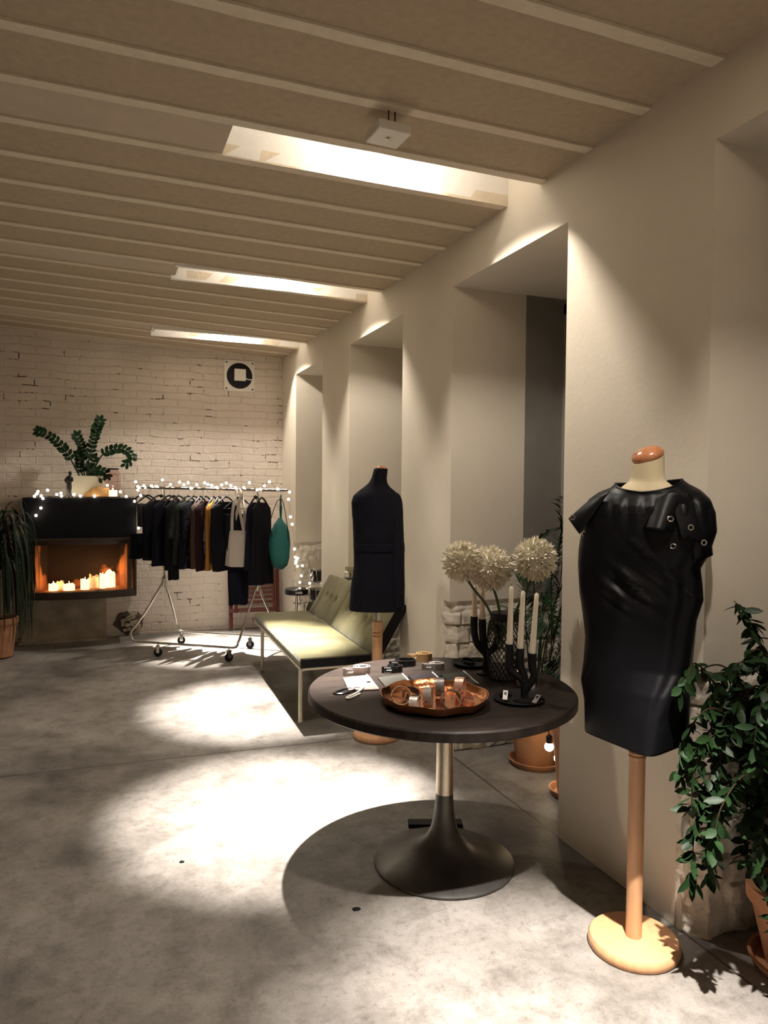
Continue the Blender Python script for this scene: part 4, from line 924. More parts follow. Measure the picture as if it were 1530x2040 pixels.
MB().lathe([(0, 0), (0.040, 0), (0.040, 0.058), (0.034, 0.062), (0.03, 0.055), (0, 0.055)], 28).build('wax', 'wax_white', lc)
MB().ball((0, 0, 0.072), 0.005, 10, (1, 1, 2.2)).build('flame', 'flame', lc)
point('candle_glow', (0.135, 7.56, MZ+0.115), 0.25, (1.0, 0.6, 0.28), 0.003)

# string lights
def string(label, pts, grp, glow=1.0, name='string_lights', hang=0.012, org=None):
    org = Vector(org or pts[0]); s_ = thing(name, label, 'string lights', tuple(org), 0, grp)
    rn = random.Random(len(pts))
    w_ = [Vector(p)-org for p in pts]
    MB().tube(spline(w_, 4), 0.0013, 5).build('wire', 'wire', s_)
    for p in w_:
        o = MB().ball((0, 0, 0), 0.0118, 10).build('bulb', 'bulb', s_, loc=p+Vector((rn.uniform(-.004, .004), -0.004, 0)))
    return s_
def on_mantle(p): return (p[0], p[1], p[2])
string('fairy lights trailing along the mantle past the figurine and planter', [(-0.537, 7.435, 1.266), (-0.494, 7.435, 1.336), (-0.477, 7.44, 1.424), (-0.551, 7.47, 1.443), (-0.53, 7.50, 1.465), (-0.522, 7.50, 1.488), (-0.496, 7.49, 1.447), (-0.441, 7.49, 1.500), (-0.36, 7.49, 1.461), (-0.321, 7.47, 1.474), (-0.318, 7.46, 1.446), (-0.215, 7.455, 1.462), (-0.152, 7.455, 1.448), (-0.03, 7.455, 1.447), (0.08, 7.46, 1.55), (0.202, 7.475, 1.489), (0.257, 7.47, 1.445), (0.33, 7.44, 1.40), (0.362, 7.43, 1.213), (0.366, 7.43, 1.14)], 'fairy lights')

# ------------------------------------------------------------------ clothes rail
RC = (0.92, 6.884); RZ = math.radians(-35.2)
rk = thing('clothes_rail', 'chrome wheeled clothes rail with fairy lights on its bar, before the brick wall', 'clothes rail', (RC[0], RC[1], 0), RZ)
BZ = 1.528
MB().tube([(-0.715, 0, BZ+0.006), (0.815, 0, BZ-0.008)], 0.0125, 14).build('hanging_bar', 'chrome', rk)
for s_, e in ((-0.42, 1), (0.53, -1)):
    MB().tube([(s_, 0, BZ), (s_, 0, 0.70)], 0.011, 12).build('upright', 'chrome', rk)
    MB().tube([(s_-0.016, 0, 1.455), (s_-0.035, 0, 1.455)], 0.016, 12).build('knob', 'black_metal', rk)
    MB().tube([(s_, 0, 0.72), (s_, 0, 0.60)], 0.015, 12).build('collar', 'chrome', rk)
zf = 0.125
for t_, x0, x1 in ((-0.262, -0.60, 0.46), (0.265, -0.42, 0.62)):
    a, b_ = (-0.42, 0.53)
    def side(p, q, sg): return [(p, t_*0.04, 0.70), (p, t_*0.10, 0.64), (p+(q-p)*0.12, t_*0.20, 0.58), (p+(q-p)*0.55, t_*0.60, 0.38), (q-sg*0.012, t_*0.97, 0.205), (q, t_, 0.175), (q+sg*0.004, t_, 0.150), (q+sg*0.022, t_, zf+0.008), (q+sg*0.05, t_, zf)]
    pts = side(a, x0, 1) + list(reversed(side(b_, x1, -1)))
    MB().tube(pts, 0.0105, 12).build('leg_frame', 'chrome', rk)
for (x, y, a_) in ((-0.325, -0.262, 0.3), (0.373, -0.262, 0.9), (-0.388, 0.265, 0.5), (0.339, 0.265, 0.2)):
    w_ = MB(); o = MB().lathe([(0.012, -0.014), (0.033, -0.014), (0.038, -0.008), (0.038, 0.008), (0.033, 0.014), (0.012, 0.014)], 24).build('caster_wheel', 'cord', rk, loc=(x, y, 0.039)); o.rotation_euler = (PI/2, 0, a_)
    f_k = MB(); ca, sa = math.cos(a_), math.sin(a_)
    for sd in (-1, 1): f_k.obox((x-sd*sa*0.019, y+sd*ca*0.019, 0.066), (ca*0.014, sa*0.014, 0), (-sa*0.0015, ca*0.0015, 0), (0, 0, 0.03))
    f_k.tube([(x, y, 0.096), (x, y, zf)], 0.008, 8); f_k.obox((x, y, 0.097), (ca*0.018, sa*0.018, 0), (-sa*0.021, ca*0.021, 0), (0, 0, 0.004)); f_k.build('caster_fork', 'chrome', rk)
def S(px): return -0.71+(px-272)*0.00507
def to_world(s_, t_, z): ca, sa = math.cos(RZ), math.sin(RZ); return (RC[0]+s_*ca-t_*sa, RC[1]+s_*sa+t_*ca, z)
def barz(s_): return BZ+0.006-0.014*(s_+0.715)/1.53
def hanger(parent, matn='cord', w=0.20, ztop=0.0, rot=0.0, zb=-0.175):
    # local: hooks over bar at z=0, lies in the local y-z plane
    hk = [(0, 0.0, -0.075), (0, 0.004, -0.045), (0, 0.018, -0.02), (0, 0.0165, 0.006), (0, 0.0, 0.0165), (0, -0.016, 0.006)]
    MB().tube(spline(hk, 4), 0.0017, 6).build('hook', 'chrome', parent)
    q = MB(); q.tube(spline([(0, -w, zb), (0, -w*0.5, -0.115), (0, 0, -0.072), (0, w*0.5, -0.115), (0, w, zb)], 5), [0.005]*5+[0.008]*11+[0.005]*5, 8)
    q.tube([(0, -w, zb), (0, w, zb)], 0.0045, 6)
    return q.build('hanger', matn, parent)
def cloth_mat(nm, c, rough=0.85, **k):
    M[nm] = mat(nm, tuple(v_*0.55 for v_ in c), spec=0.12, rough=rough, bump=0.35, bscale=18, bdist=0.012, **k); return nm
    M[nm] = mat(nm, c, rough, bump=0.35, bscale=18, bdist=0.012, **k); return nm
cloth_mat('g_black', (0.010, 0.010, 0.014)); cloth_mat('g_navy', (0.012, 0.013, 0.024)); cloth_mat('g_char', (0.045, 0.046, 0.044)); cloth_mat('g_green', (0.030, 0.036, 0.030)); cloth_mat('g_brown', (0.11, 0.058, 0.04)); cloth_mat('g_maroon', (0.036, 0.016, 0.020)); cloth_mat('g_ochre', (0.62, 0.28, 0.05), 0.6); cloth_mat('g_coffee', (0.040, 0.026, 0.020)); cloth_mat('g_grey', (0.10, 0.09, 0.095))
def garment(name, label, cat, px, zbot, w_top, w_bot, th, matn, grp='dark garments on the clothes rail', ztop=None, hg='cord', neck=0.05, twist=0.0, seed=0, skew=0.0, hang_w=None, strap=None):
    s_ = S(px); zb_ = barz(s_); g = thing(name, label, cat, to_world(s_, 0, zb_+0.0), RZ+twist+random.Random(seed).uniform(-0.42, -0.05)*(twist == 0), grp)
    hanger(g, hg, hang_w or w_top*0.95)
    zt = (ztop-zb_) if ztop else -0.115; zb2 = zbot-zb_
    rows = []; n = 40; m_ = 26
    for i in range(m_+1):
        v_ = i/m_; z = lerp(zt, zb2, v_)
        if ztop: w = lerp(w_top, w_bot, v_)
        else: w = lerp(neck, w_top, min(1, v_/0.10)**0.6) if v_ < 0.10 else lerp(w_top, w_bot, (v_-0.10)/0.90)
        row = []
        for k in range(n):
            a = 2*PI*k/n; cy = math.cos(a); cx = math.sin(a)
            fold = 1+0.55*v_*noise.noise(Vector((cy*3.5, seed, z*1.2)))*2
            y = w*math.copysign(abs(cy)**0.8, cy); x = th*(0.5+0.6*v_)*cx*fold + 0.018*v_*noise.noise(Vector((y*14, seed+3, z*1.5))) + skew*v_
            row.append((x, y+0.01*noise.noise(Vector((seed, z*5, 1)))*v_, z + (0.012*noise.noise(Vector((y*12, seed, 5))) if i == m_ else 0)))
        rows.append(row)
    MB().rings(rows, (not strap, True)).build('cloth', matn, g)
    return g
garment('dark_skirt', 'wide dark skirt hanging low at the left end of the rail', 'skirt', 296, 0.865, 0.155, 0.17, 0.045, 'g_navy', ztop=1.10, seed=1, twist=-0.85, hang_w=0.13)
g = garment('grey_scarf', 'grey fabric draped over the first hanger at the left end', 'scarf', 284, 1.16, 0.05, 0.045, 0.020, 'g_grey', ztop=1.38, seed=2, twist=-0.8, hang_w=0.16)
garment('black_coat', 'long black coat, first full garment from the left of the rail', 'coat', 320, 0.86, 0.20, 0.19, 0.035, 'g_black', seed=3)
garment('black_dress', 'black dress with a pale strap, second full garment from the left', 'dress', 340, 0.81, 0.19, 0.20, 0.035, 'g_navy', seed=4)
g = garment('black_trousers', 'narrow black trousers hanging lowest in the left half of the rail', 'trousers', 349, 0.665, 0.075, 0.070, 0.020, 'g_black', ztop=1.38, seed=5, hang_w=0.15)
garment('black_jacket', 'black jacket hanging fourth from the left, by the pale zip', 'jacket', 360, 0.775, 0.20, 0.21, 0.035, 'g_black', seed=6)
garment('dark_green_dress', 'grey-green dress in the left middle of the rail', 'dress', 379, 0.83, 0.17, 0.19, 0.03, 'g_green', seed=7)
garment('black_blouse', 'plain black blouse between the grey-green and the brown garments', 'blouse', 391, 0.79, 0.18, 0.19, 0.03, 'g_black', seed=8)
garment('brown_dress', 'dark brown dress left of the ochre one', 'dress', 404, 0.795, 0.17, 0.17, 0.03, 'g_brown', seed=9, twist=-0.05)
garment('maroon_dress', 'dark maroon dress touching the ochre one', 'dress', 415, 0.775, 0.16, 0.14, 0.025, 'g_maroon', seed=10)
garment('ochre_dress', 'ochre yellow dress in the middle of the rail', 'dress', 430, 0.785, 0.17, 0.15, 0.030, 'g_ochre', seed=11, twist=0.02)
garment('coffee_blouse', 'coffee brown blouse right of the ochre dress', 'blouse', 441, 0.85, 0.17, 0.17, 0.024, 'g_coffee', seed=12, twist=0.01)
garment('black_tunic', 'black tunic behind the grey linen bag', 'tunic', 455, 0.78, 0.19, 0.18, 0.03, 'g_black', seed=13)
garment('black_trousers', 'black trousers hanging lowest of all, under the grey linen bag', 'trousers', 480, 0.47, 0.15, 0.10, 0.045, 'g_navy', ztop=1.30, seed=14, twist=-0.55, hang_w=0.16)
# linen tote with long straps
s_ = S(484); tb = thing('tote_bag', 'grey linen tote bag with long straps on the clothes rail', 'bag', to_world(s_, -0.06, barz(s_)), math.radians(-12), 'bags on the clothes rail')
rows = []; n = 44
for i in range(21):
    v_ = i/20; z = lerp(-0.375, -0.69, v_); w = lerp(0.088, 0.118, v_**0.8); row = []
    for k in range(n):
        a = 2*PI*k/n; x = w*math.copysign(abs(math.cos(a))**0.7, math.cos(a)); y = 0.022*(1+v_)*math.sin(a)*(1+0.5*noise.noise(Vector((math.cos(a)*3, z*3, 1)))) + 0.010*math.sin(x*55+v_*2)*v_
        row.append((x, y, z-(0.012*(1-(x/w)**2) if i == 20 else 0)))
    rows.append(row)
MB().rings(rows, (False, True)).build('bag_body', 'linen', tb)
for sy, dx in ((-0.02, -0.02), (0.02, 0.02)):
    pts = spline([(-0.055, sy, -0.38), (-0.030+dx, sy*0.8, -0.20), (0.0+dx, 0.03, -0.04), (0.0+dx, 0.06, 0.014), (0.005+dx, 0.09, -0.04), (0.035+dx, sy*0.8+0.02, -0.20), (0.050, sy, -0.38)], 6)
    rows = [[p+Vector((-0.013, 0, 0)), p+Vector((0, 0.002, 0)), p+Vector((0.013, 0, 0)), p+Vector((0, -0.002, 0))] for p in pts]
    MB().rings(rows).build('strap', 'linen', tb)
MB().tube([r for r in rows[:0]] or [(-0.088, 0, -0.375), (0.088, -0.004, -0.378)], 0.004, 6).build('hem', 'zip', tb)
garment('black_dress', 'black wrap dress left of the turquoise backpack', 'dress', 524, 0.665, 0.12, 0.15, 0.04, 'g_black', seed=16, twist=-0.35)
garment('black_cardigan', 'short black cardigan right of the linen bag', 'cardigan', 512, 0.80, 0.12, 0.15, 0.035, 'g_navy', seed=17, twist=-0.3)
# turquoise backpack
s_ = S(560); bp_ = thing('drawstring_backpack', 'turquoise drawstring backpack hanging at the right end of the rail', 'bag', to_world(s_, 0, barz(s_)), math.radians(-12), 'bags on the clothes rail')
hanger(bp_, 'cord', 0.075, zb=-0.14)
rows = []
for i in range(27):
    v_ = i/26; z = lerp(-0.25, -0.715, v_); w, th_ = interp([(0, 0.014, 0.012), (0.06, 0.03, 0.025), (0.12, 0.052, 0.04), (0.25, 0.078, 0.055), (0.5, 0.094, 0.065), (0.75, 0.090, 0.065), (0.92, 0.072, 0.05), (1.0, 0.030, 0.02)], v_); row = []
    for k in range(n):
        a = 2*PI*k/n; q_ = 1+0.09*noise.noise(Vector((math.cos(a)*2.5, math.sin(a)*2.5, z*6)))+0.05*math.cos(a*9)*max(0, 1-v_*4)
        row.append((w*math.cos(a)*q_-0.006, th_*math.sin(a)*q_, z))
    rows.append(row)
MB().rings(rows).build('bag_body', 'teal', bp_)
MB().tube(spline([(0.0, 0, -0.26), (-0.004, 0, -0.16), (0.004, 0.0, -0.05), (0.0, 0.01, -0.075), (0.008, 0.0, -0.16), (0.004, 0, -0.26)], 5), 0.0065, 8).build('top_cord', 'teal', bp_)
MB().tube(spline([(-0.075, -0.04, -0.42), (-0.09, -0.03, -0.28), (-0.04, -0.015, -0.12), (-0.01, 0.0, -0.08)], 5), 0.0035, 6).build('shoulder_strap', 'cord', bp_)
MB().tube(spline([(0.07, -0.04, -0.45), (0.06, -0.03, -0.32), (0.03, -0.015, -0.14), (0.01, 0.0, -0.08)], 5), 0.0035, 6).build('shoulder_strap', 'cord', bp_)
# lights on the bar
pb = [(283, 996), (277, 985), (276, 978), (273, 968), (290, 976), (306, 976), (316, 977), (329, 964), (345, 973), (363, 968), (371, 973), (380, 969), (386, 980), (398, 973), (413, 969), (420, 972), (428, 974), (437, 978), (447, 973), (457, 969), (466, 974), (475, 978), (490, 978), (502, 968), (516, 982), (522, 981), (531, 974), (540, 966), (555, 980)]
pts = []
for px, py in pb:
    s_ = S(px); pts.append(to_world(s_, -0.016, 1.55-(py-976)*0.0047*0.98))
ft = [(1.60, 6.41, 1.505), (1.60, 6.42, 1.44), (1.625, 6.45, 1.28), (1.655, 6.5, 1.21), (1.73, 6.7, 0.965), (1.785, 6.9, 0.868), (1.822, 7.0, 0.833), (1.818, 7.0, 0.798), (1.838, 7.0, 0.767), (1.884, 7.0, 0.771), (1.874, 7.0, 0.671), (1.859, 7.0, 0.607), (1.962, 7.0, 0.593), (1.825, 6.97, 0.85), (1.815, 6.99, 0.815)]
string('fairy lights wound along the clothes rail bar and hanging down its right end', pts+ft, 'fairy lights')

# folded wooden chair leaning on the wall
ch = thing('folding_chair', 'dark red wooden slatted folding chair leaning folded on the brick wall', 'chair', (1.58, 7.80, 0), math.radians(-2))
def lean(x, z): return (x, 0.02+0.10*z/0.85, z)
def bar(mb, p, q_, w=0.016, d=0.010):
    mb.tube([p, q_], [w, w], 4, sm=False)
for x in (-0.255, 0.255):
    q = MB(); bar(q, lean(x, 0.02 if x < 0 else 0.02), lean(x, 0.86), 0.020); q.build('side_rail', 'mahog', ch)
for x in (-0.205, 0.205):
    q = MB(); q.tube([(x, 0.0, 0.20), (x, 0.085, 0.80)], 0.017, 4, sm=False); q.build('inner_rail', 'mahog', ch)
for z in [0.30+0.048*k for k in range(11)]:
    q = MB(); p = lean(0, z); q.obox((0, p[1]-0.012, z), (0.22, 0, 0), (0, 0.005, 0), (0, 0, 0.015)); q.build('slat', 'mahog', ch)
q = MB(); q.obox((0, 0.03, 0.215), (0.27, 0, 0), (0, 0.012, 0), (0, 0, 0.022)); q.build('crossbar', 'mahog', ch)
q = MB(); q.obox((0, 0.115, 0.85), (0.27, 0, 0), (0, 0.012, 0), (0, 0, 0.022)); q.build('top_rail', 'mahog', ch)

# ------------------------------------------------------------------ drums
ds = thing('drum_stool', 'round black drum stool with a chrome post beyond the sofa end', 'stool', (1.810, 6.93, 0))
MB().lathe([(0, 0.500), (0.105, 0.500), (0.114, 0.506), (0.116, 0.530), (0.113, 0.552), (0.10, 0.562), (0.05, 0.566), (0, 0.566)], 48).build('seat', 'belt_black', ds)
MB().tube([(0, 0, 0.5), (0, 0, 0.14)], 0.013, 14).build('post', 'chrome', ds)
for k in range(3):
    a = 0.5+2*PI*k/3; MB().tube(spline([(0, 0, 0.30), (0.10*math.cos(a), 0.10*math.sin(a), 0.14), (0.16*math.cos(a), 0.16*math.sin(a), 0.012)], 4), 0.008, 8).build('leg', 'chrome', ds)
def text(body, size, loc, rot, mt, parent, curve_r=None, name='lettering', depth=0.0006, bold=0.0):
    cu = bpy.data.curves.new('txt', 'FONT'); cu.body = body; cu.size = size; cu.extrude = depth; cu.align_x = 'CENTER'; cu.align_y = 'CENTER'; cu.offset = bold; cu.space_character = 1.0
    to = bpy.data.objects.new('txt', cu); C.objects.link(to); dg = bpy.context.evaluated_depsgraph_get(); dg.update()
    me = bpy.data.meshes.new_from_object(to.evaluated_get(dg)); bpy.data.objects.remove(to)
    if curve_r:
        for v_ in me.vertices:
            a = v_.co.x/curve_r; x, z = v_.co.x, v_.co.z; v_.co.x = math.sin(a)*(curve_r+z); v_.co.z = math.cos(a)*(curve_r+z)-curve_r
    me.materials.clear(); me.materials.append(M[mt]); o = bpy.data.objects.new(name, me); C.objects.link(o); o.parent = parent; o.location = loc; o.rotation_euler = rot; return o
aa = math.radians(-8)
text('TAMA', 0.026, (-0.006, -0.1167, 0.529), (PI/2, 0, math.radians(-3)), 'white_paint', ds, curve_r=0.117, bold=0.0012)
dk = thing('drum_kit', 'black drum kit with chrome fittings tucked behind the far end of the sofa', 'drum kit', (2.045, 6.87, 0))
M['drum_head'] = mat('coated_drum_head', (0.62, 0.56, 0.48), 0.5)
def drum(c, r, h, tx=0.0, ty_=0.0, rz=0.0, headm='drum_head'):
    o = MB().lathe([(0, -h/2), (r, -h/2), (r, h/2), (0, h/2)], 40).build('drum_shell', 'belt_black', dk, loc=c); o.rotation_euler = (tx, ty_, rz)
    for sg in (1, -1): MB().lathe([(r+0.004, sg*(h/2-0.012)), (r+0.008, sg*(h/2-0.012)), (r+0.008, sg*(h/2+0.008)), (r+0.002, sg*(h/2+0.008))], 40).build('rim', 'chrome', o, solid=0.002)
    MB().lathe([(0, h/2+0.001), (r, h/2+0.001), (r, h/2+0.003), (0, h/2+0.003)], 40).build('drum_head', headm, o)
    for k in range(8):
        a = 2*PI*k/8; MB().tube([((r+0.010)*math.cos(a), (r+0.010)*math.sin(a), -h*0.42), ((r+0.010)*math.cos(a), (r+0.010)*math.sin(a), h*0.45)], 0.004, 6).build('lug', 'chrome', o)
    return o
drum((0.02, 0.03, 0.72), 0.115, 0.13, math.radians(14), math.radians(-8), 0)
drum((-0.03, -0.13, 0.52), 0.115, 0.12, 0, 0, 0)
drum((0.12, 0.12, 0.28), 0.17, 0.34, PI/2, 0, 0.3)
for x, y, z in ((-0.03, -0.13, 0.46), (0.02, 0.06, 0.66)): MB().tube([(x, y, z), (x, y, 0.05)], 0.010, 8).build('stand_post', 'chrome', dk)
for k in range(3): a = 0.4+2*PI*k/3; MB().tube([(-0.03, -0.13, 0.20), (-0.03+0.12*math.cos(a), -0.13+0.12*math.sin(a), 0.01)], 0.007, 8).build('stand_leg', 'chrome', dk)
MB().tube([(-0.10, -0.02, 0.70), (-0.115, -0.02, 0.70)], 0.018, 12).build('clamp', 'chrome', dk)

# ------------------------------------------------------------------ plants
def pot(parent, r0, r1, h, rim=True, saucer=0.0, sname='pot'):
    pr = [(0, 0.012), (r0, 0.012), (r1, h-0.05 if rim else h)]
    if rim: pr += [(r1+0.012, h-0.05), (r1+0.014, h), (r1-0.006, h), (r1-0.012, h-0.05)]
    else: pr += [(r1-0.010, h)]
    pr += [(r1-0.02, h-0.03), (0, h-0.03)]
    MB().lathe(pr, 48).build(sname, 'terracotta', parent)
    MB().lathe([(0, h-0.029), (r1-0.014, h-0.029), (0, h-0.024)], 30).build('soil', 'soil', parent)
    if saucer: MB().lathe([(0, 0), (saucer*0.88, 0), (saucer, 0.024), (saucer+0.004, 0.034), (saucer-0.008, 0.034), (saucer*0.86, 0.010), (0, 0.010)], 48).build('saucer', 'terracotta', parent)
def frond(mb, pts, n, Ll, w, rn, hang=0.5, spread=0.8, sb=0.25):
    P = spline(pts, 10); m_ = len(P); mb.tube(P, [0.0045*(1-0.75*i/m_) for i in range(m_)], 5)
    for k in range(n):
        t_ = sb+(1-sb)*(k+0.5)/n; i = min(m_-2, int(t_*(m_-1))); p = P[i].lerp(P[i+1], t_*(m_-1)-i); tt = (P[i+1]-P[i]).normalized()
        lat = tt.cross(Vector((0, 0, 1)))
        if lat.length < 0.1: lat = Vector((1, 0, 0))
        lat.normalize()
        for sg in (-1, 1):
            l_ = Ll*math.sin(PI*(0.18+0.75*(t_-sb)/(1-sb)))**0.7*rn.uniform(0.85, 1.1)
            d = (tt*0.75+lat*sg*spread+Vector((0, 0, rn.uniform(-0.15, 0.15)))).normalized()
            pts2 = [p, p+d*l_*0.5+Vector((0, 0, -hang*l_*0.12)), p+d*l_+Vector((0, 0, -hang*l_*0.45))]
            s2 = d.cross(Vector((0, 0, 1))); s2 = s2.normalized() if s2.length > 0.05 else Vector((1, 0, 0))
            mb.add([pts2[0], pts2[1]+s2*w, pts2[2], pts2[1]-s2*w], [(0, 1, 2, 3)], 0, True)
# palm in the niche behind the table
pa = thing('potted_palm', 'feathery green palm in a big terracotta pot in the niche behind the table', 'plant', (2.300, 3.470, 0))
pot(pa, 0.110, 0.150, 0.33, True, 0.150)
rn = random.Random(21)
F = [((0, 0, 0.32), (-0.02, -0.05, 0.6), (-0.06, -0.12, 0.85), (-0.10, -0.2, 0.9), (-0.12, -0.28, 0.84)), ((0, 0, 0.32), (-0.06, 0, 0.6), (-0.08, 0, 0.95), (-0.06, -0.05, 1.22), (-0.02, -0.1, 1.32)), ((0, 0, 0.32), (0.03, 0.02, 0.6), (0.02, -0.02, 0.82), (-0.03, -0.08, 0.98), (-0.08, -0.14, 0.96)), ((-0.02, 0, 0.32), (-0.05, -0.02, 0.70), (-0.06, -0.05, 1.0), (-0.16, -0.06, 1.16), (-0.22, -0.1, 1.10)), ((0, 0, 0.32), (0.02, 0, 0.75), (0.10, -0.02, 1.15), (0.13, -0.05, 1.42), (0.10, -0.10, 1.50)), ((0, 0, 0.32), (-0.04, -0.03, 0.60), (-0.15, -0.05, 0.86), (-0.24, -0.06, 0.90), (-0.31, -0.1, 0.82)),
     ((0.02, 0, 0.32), (0.09, 0, 0.6), (0.14, -0.03, 0.9), (0.20, -0.1, 1.04), (0.22, -0.2, 1.0)), ((0, -0.02, 0.32), (0.02, -0.08, 0.5), (0.06, -0.16, 0.72), (0.10, -0.25, 0.80), (0.12, -0.33, 0.72)), ((0, 0, 0.32), (0.06, -0.04, 0.6), (0.03, -0.08, 1.0), (-0.01, -0.13, 1.16), (-0.06, -0.2, 1.22)),
     ((0, 0, 0.32), (0.10, -0.04, 0.55), (0.18, -0.10, 0.75), (0.22, -0.2, 0.78), (0.24, -0.3, 0.70)), ((0, -0.02, 0.32), (-0.01, -0.1, 0.52), (-0.02, -0.2, 0.64), (-0.04, -0.28, 0.62), (-0.05, -0.34, 0.52)), ((0, 0, 0.32), (0.08, 0.03, 0.7), (0.14, 0.0, 1.0), (0.12, -0.06, 1.26), (0.06, -0.14, 1.34)),
     ((0.01, 0, 0.32), (0.10, -0.08, 0.45), (0.16, -0.18, 0.60), (0.16, -0.28, 0.64), (0.16, -0.38, 0.58)), ((0, 0, 0.32), (0.03, -0.02, 0.7), (0.13, -0.08, 0.88), (0.16, -0.16, 0.92), (0.18, -0.25, 0.85))]
for k, pts_ in enumerate(F):
    q = MB(); frond(q, pts_, 44, 0.18, 0.0055, rn, 0.7, 0.75, 0.30); q.build('frond', 'palm', pa)
p2 = thing('tall_planter', 'tall narrow terracotta planter half hidden behind the near pier', 'plant pot', (2.225, 3.045, 0))
MB().lathe([(0, 0.012), (0.062, 0.012), (0.075, 0.15), (0.10, 0.42), (0.104, 0.44), (0.094, 0.44), (0.088, 0.40), (0, 0.40)], 40).build('pot', 'terracotta', p2)
MB().lathe([(0, 0), (0.085, 0), (0.102, 0.028), (0.106, 0.036), (0.098, 0.036), (0.082, 0.010), (0, 0.010)], 40).build('saucer', 'terracotta', p2)
rn = random.Random(4); q = MB()
for k in range(7):
    a = rn.uniform(-2.6, 0.2); l_ = rn.uniform(0.16, 0.26)
    q2 = MB(); frond(q2, ((0, 0, 0.40), (0.04*math.cos(a), 0.04*math.sin(a), 0.58), (0.10*math.cos(a), 0.08*math.sin(a), 0.74+l_*0.3), (l_*math.cos(a)*0.7, l_*math.sin(a)*0.6, 0.74+l_*0.4)), 22, 0.12, 0.005, rn, 0.7, 0.7, 0.3); q2.build('frond', 'palm', p2)
# two glowing festoon bulbs on black cord
fs_ = thing('festoon_lights', 'two round glowing bulbs on black cord hanging before the terracotta pot', 'string lights', (2.175, 3.16, 0))
for k, (x, y, z, zt) in enumerate(((0.0, 0.0, 0.215, 0.66), (0.045, -0.02, 0.155, 0.68))):
    MB().tube(spline([(x, y, z+0.055), (x-0.01, y, z+0.12), (x-0.02, y+0.02, zt-0.12), (x+0.0, y+0.10, zt)], 5), 0.003, 6).build('cord', 'cord', fs_)
    MB().lathe([(0, 0.018), (0.016, 0.020), (0.016, 0.055), (0.008, 0.062), (0, 0.062)], 16, (x, y, z)).build('socket', 'cord', fs_)
    MB().ball((x, y, z), 0.0235, 20).build('bulb', 'bigbulb', fs_)
# ficus at the right edge
fi = thing('potted_ficus', 'leafy weeping fig in a terracotta pot at the right edge, tied to a wooden cane', 'plant', (2.115, 1.655, 0))
pot(fi, 0.10, 0.150, 0.27, True, 0.150)
MB().tube([(-0.095, 0.0, 0.22), (-0.100, 0.06, 1.235)], 0.0065, 8).build('cane', 'bamboo', fi)
rn = random.Random(77)
br_ = []
for k in range(44):
    a = rn.uniform(0, 2*PI); rr = rn.uniform(0.08, 0.36); zt = rn.uniform(0.62, 1.02) 
    if k < 4: rr = rn.uniform(0.02, 0.12); zt = rn.uniform(1.02, 1.16)
    ex, ey = rr*math.cos(a), rr*math.sin(a)
    if k % 3 == 0: ex, ey = -rn.uniform(0.18, 0.40), rn.uniform(-0.12, 0.10)
    droop = rn.uniform(0.05, 0.42)*(1 if k >= 4 else 0.1)
    br_.append([(0, 0, 0.24), (ex*0.2, ey*0.2, lerp(0.3, zt, 0.5)), (ex*0.65, ey*0.65, zt), (ex, ey, zt-droop*0.35), (ex*1.08, ey*1.08, zt-droop)])
br_ += [[(0, 0, 0.24), (-0.10, 0.02, 0.6), (-0.30, 0.06, 0.86), (-0.40, 0.09, 0.80), (-0.42, 0.10, 0.66)], [(0, 0, 0.24), (-0.10, 0, 0.6), (-0.32, 0.05, 0.80), (-0.40, 0.06, 0.68), (-0.41, 0.06, 0.56)], [(0, 0, 0.24), (-0.08, 0, 0.5), (-0.26, 0.02, 0.66), (-0.33, 0.03, 0.56), (-0.34, 0.04, 0.44)], [(0, 0, 0.24), (-0.10, 0, 0.62), (-0.33, 0.1, 0.98), (-0.40, 0.10, 0.97), (-0.43, 0.1, 0.92)],
        [(0, 0, 0.5), (-0.08, 0.04, 0.9), (-0.14, 0.07, 1.08), (-0.19, 0.08, 1.16), (-0.225, 0.09, 1.20)], [(0, 0, 0.24), (-0.06, -0.05, 0.5), (-0.18, -0.08, 0.62), (-0.22, -0.1, 0.5), (-0.23, -0.1, 0.36)], [(0, 0, 0.24), (-0.03, -0.05, 0.6), (-0.12, -0.08, 0.80), (-0.16, -0.1, 0.66), (-0.17, -0.1, 0.46)]]
bm_ = MB(); lf = MB()
for pts_ in br_:
    P = spline(pts_, 12); m_ = len(P); bm_.tube(P, [0.0055*(1-0.8*i/m_) for i in range(m_)], 5)
    acc = 0
    for i in range(1, m_):
        acc += (P[i]-P[i-1]).length
        if acc > 0.013 and i > m_*0.30:
            acc = 0
            for _ in range(3):
                d = Vector((rn.uniform(-1, 1), rn.uniform(-1, 1), rn.uniform(-1.3, 0.15))).normalized()
                x, y, z = P[i]; 
                leaf_mesh(lf, P[i], d, (rn.uniform(-.5, .5), rn.uniform(-1, .3), rn.uniform(0.2, 1)), rn.uniform(0.042, 0.066), rn.uniform(0.010, 0.0145), rn.uniform(0.0, 0.35), 4, 0.2)
bm_.build('branches', 'bark', fi); 
wx = XW-2.115
for i, v_ in enumerate(lf.v):
    x, y, z = v_
    Xw, Yw = x+2.115, y+1.655
    lim = 1.76 if (Xw < 1.93 and z > 0.66) else 1.855
    if Yw > lim: lf.v[i] = (x, lim-1.655-(Yw-lim)*0.2, z)
lf.build('foliage', 'ficus', fi)
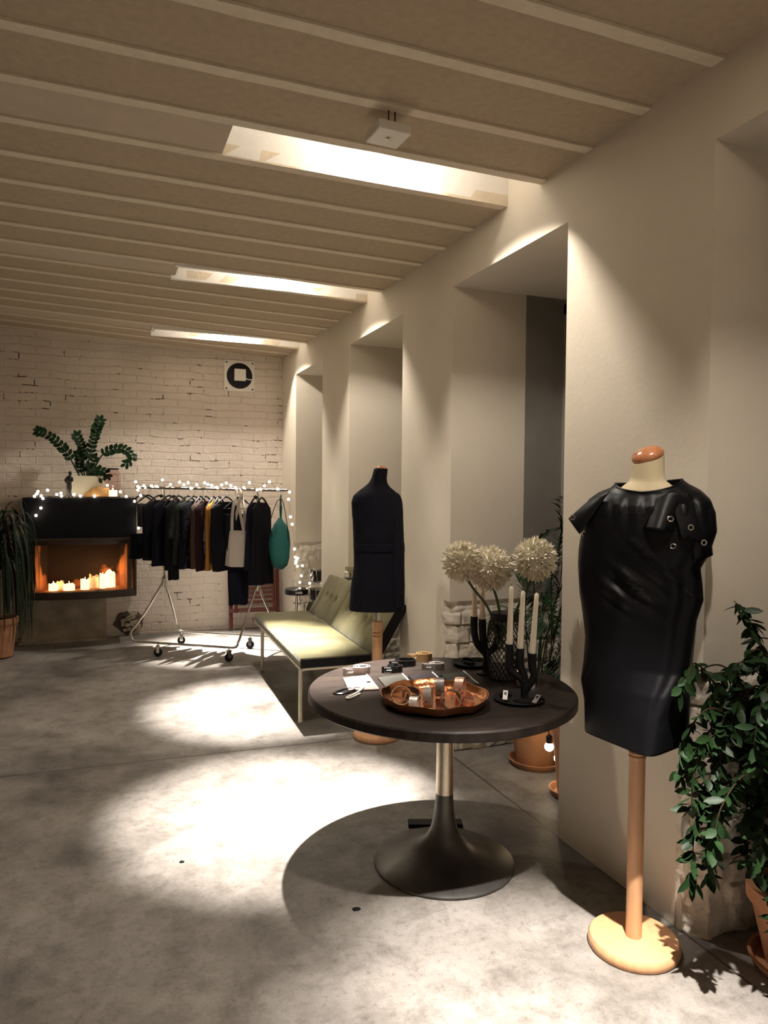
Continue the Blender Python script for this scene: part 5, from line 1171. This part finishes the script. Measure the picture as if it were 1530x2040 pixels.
# dark strap-leaved plant at the left edge
lp = thing('potted_dracaena', 'dark plant with drooping strap leaves in a terracotta pot at the left edge', 'plant', (-0.84, 7.30, 0))
pot(lp, 0.12, 0.155, 0.36, True, 0.0)
MB().tube([(0, 0, 0.3), (0.01, 0, 1.05)], 0.02, 10).build('trunk', 'bark', lp)
rn = random.Random(9); q = MB()
for k in range(150):
    a = rn.uniform(0, 2*PI); z0 = rn.uniform(0.75, 1.22); l_ = rn.uniform(0.22, 0.36); up_ = rn.uniform(0.05, 0.30); d = Vector((math.cos(a), math.sin(a), 0))
    P = spline([Vector((0.01, 0, z0)), Vector((0.01, 0, z0+up_*0.7))+d*l_*0.35, Vector((0, 0, z0+up_*0.5))+d*l_*0.8, Vector((0, 0, z0-rn.uniform(0.1, 0.45)))+d*l_, Vector((0, 0, z0-rn.uniform(0.45, 0.7)))+d*l_*1.02], 4)
    m_ = len(P); s2 = d.cross(Vector((0, 0, 1))); w_ = 0.009
    vs = []; fs2 = []
    for i, p in enumerate(P): w = w_*math.sin(PI*(0.12+0.88*i/(m_-1)))**0.6 if i < m_-1 else 0; vs += [p-s2*w, p+s2*w]
    for i in range(m_-1): fs2.append((2*i, 2*i+1, 2*i+3, 2*i+2))
    q.add(vs, fs2, 0, True)
for i, v_ in enumerate(q.v):
    if v_[0]-0.84 > -0.68 and v_[1]+7.30 > 7.36: q.v[i] = (v_[0], 0.06-(v_[1]-0.06)*0.3, v_[2])
q.build('leaves', 'dracaena', lp)
# low dark blobs added in place of stains and holes in the floor
for (x, y, s_, lab) in ((0.316, 3.046, 0.007, 'small dark mark on the concrete left of the bright pool'), (0.878, 2.476, 0.010, 'dark mark on the floor left of the table base')):
    q = MB(); n = 14; q.rings([[(s_*1.6*r_2*math.cos(2*PI*k/n)*(1+0.35*noise.noise(Vector((math.cos(2*PI*k/n)*2, math.sin(2*PI*k/n)*2, x*10)))), s_*r_2*math.sin(2*PI*k/n), z) for k in range(n)] for z, r_2 in ((0, 1), (0.004, 0.9), (0.007, 0.4))])
    o = q.build('floor_mark', 'cord', None, loc=(x, y, 0.0005), rot=(0, 0, -0.2)); tag(o, lab, 'floor mark')
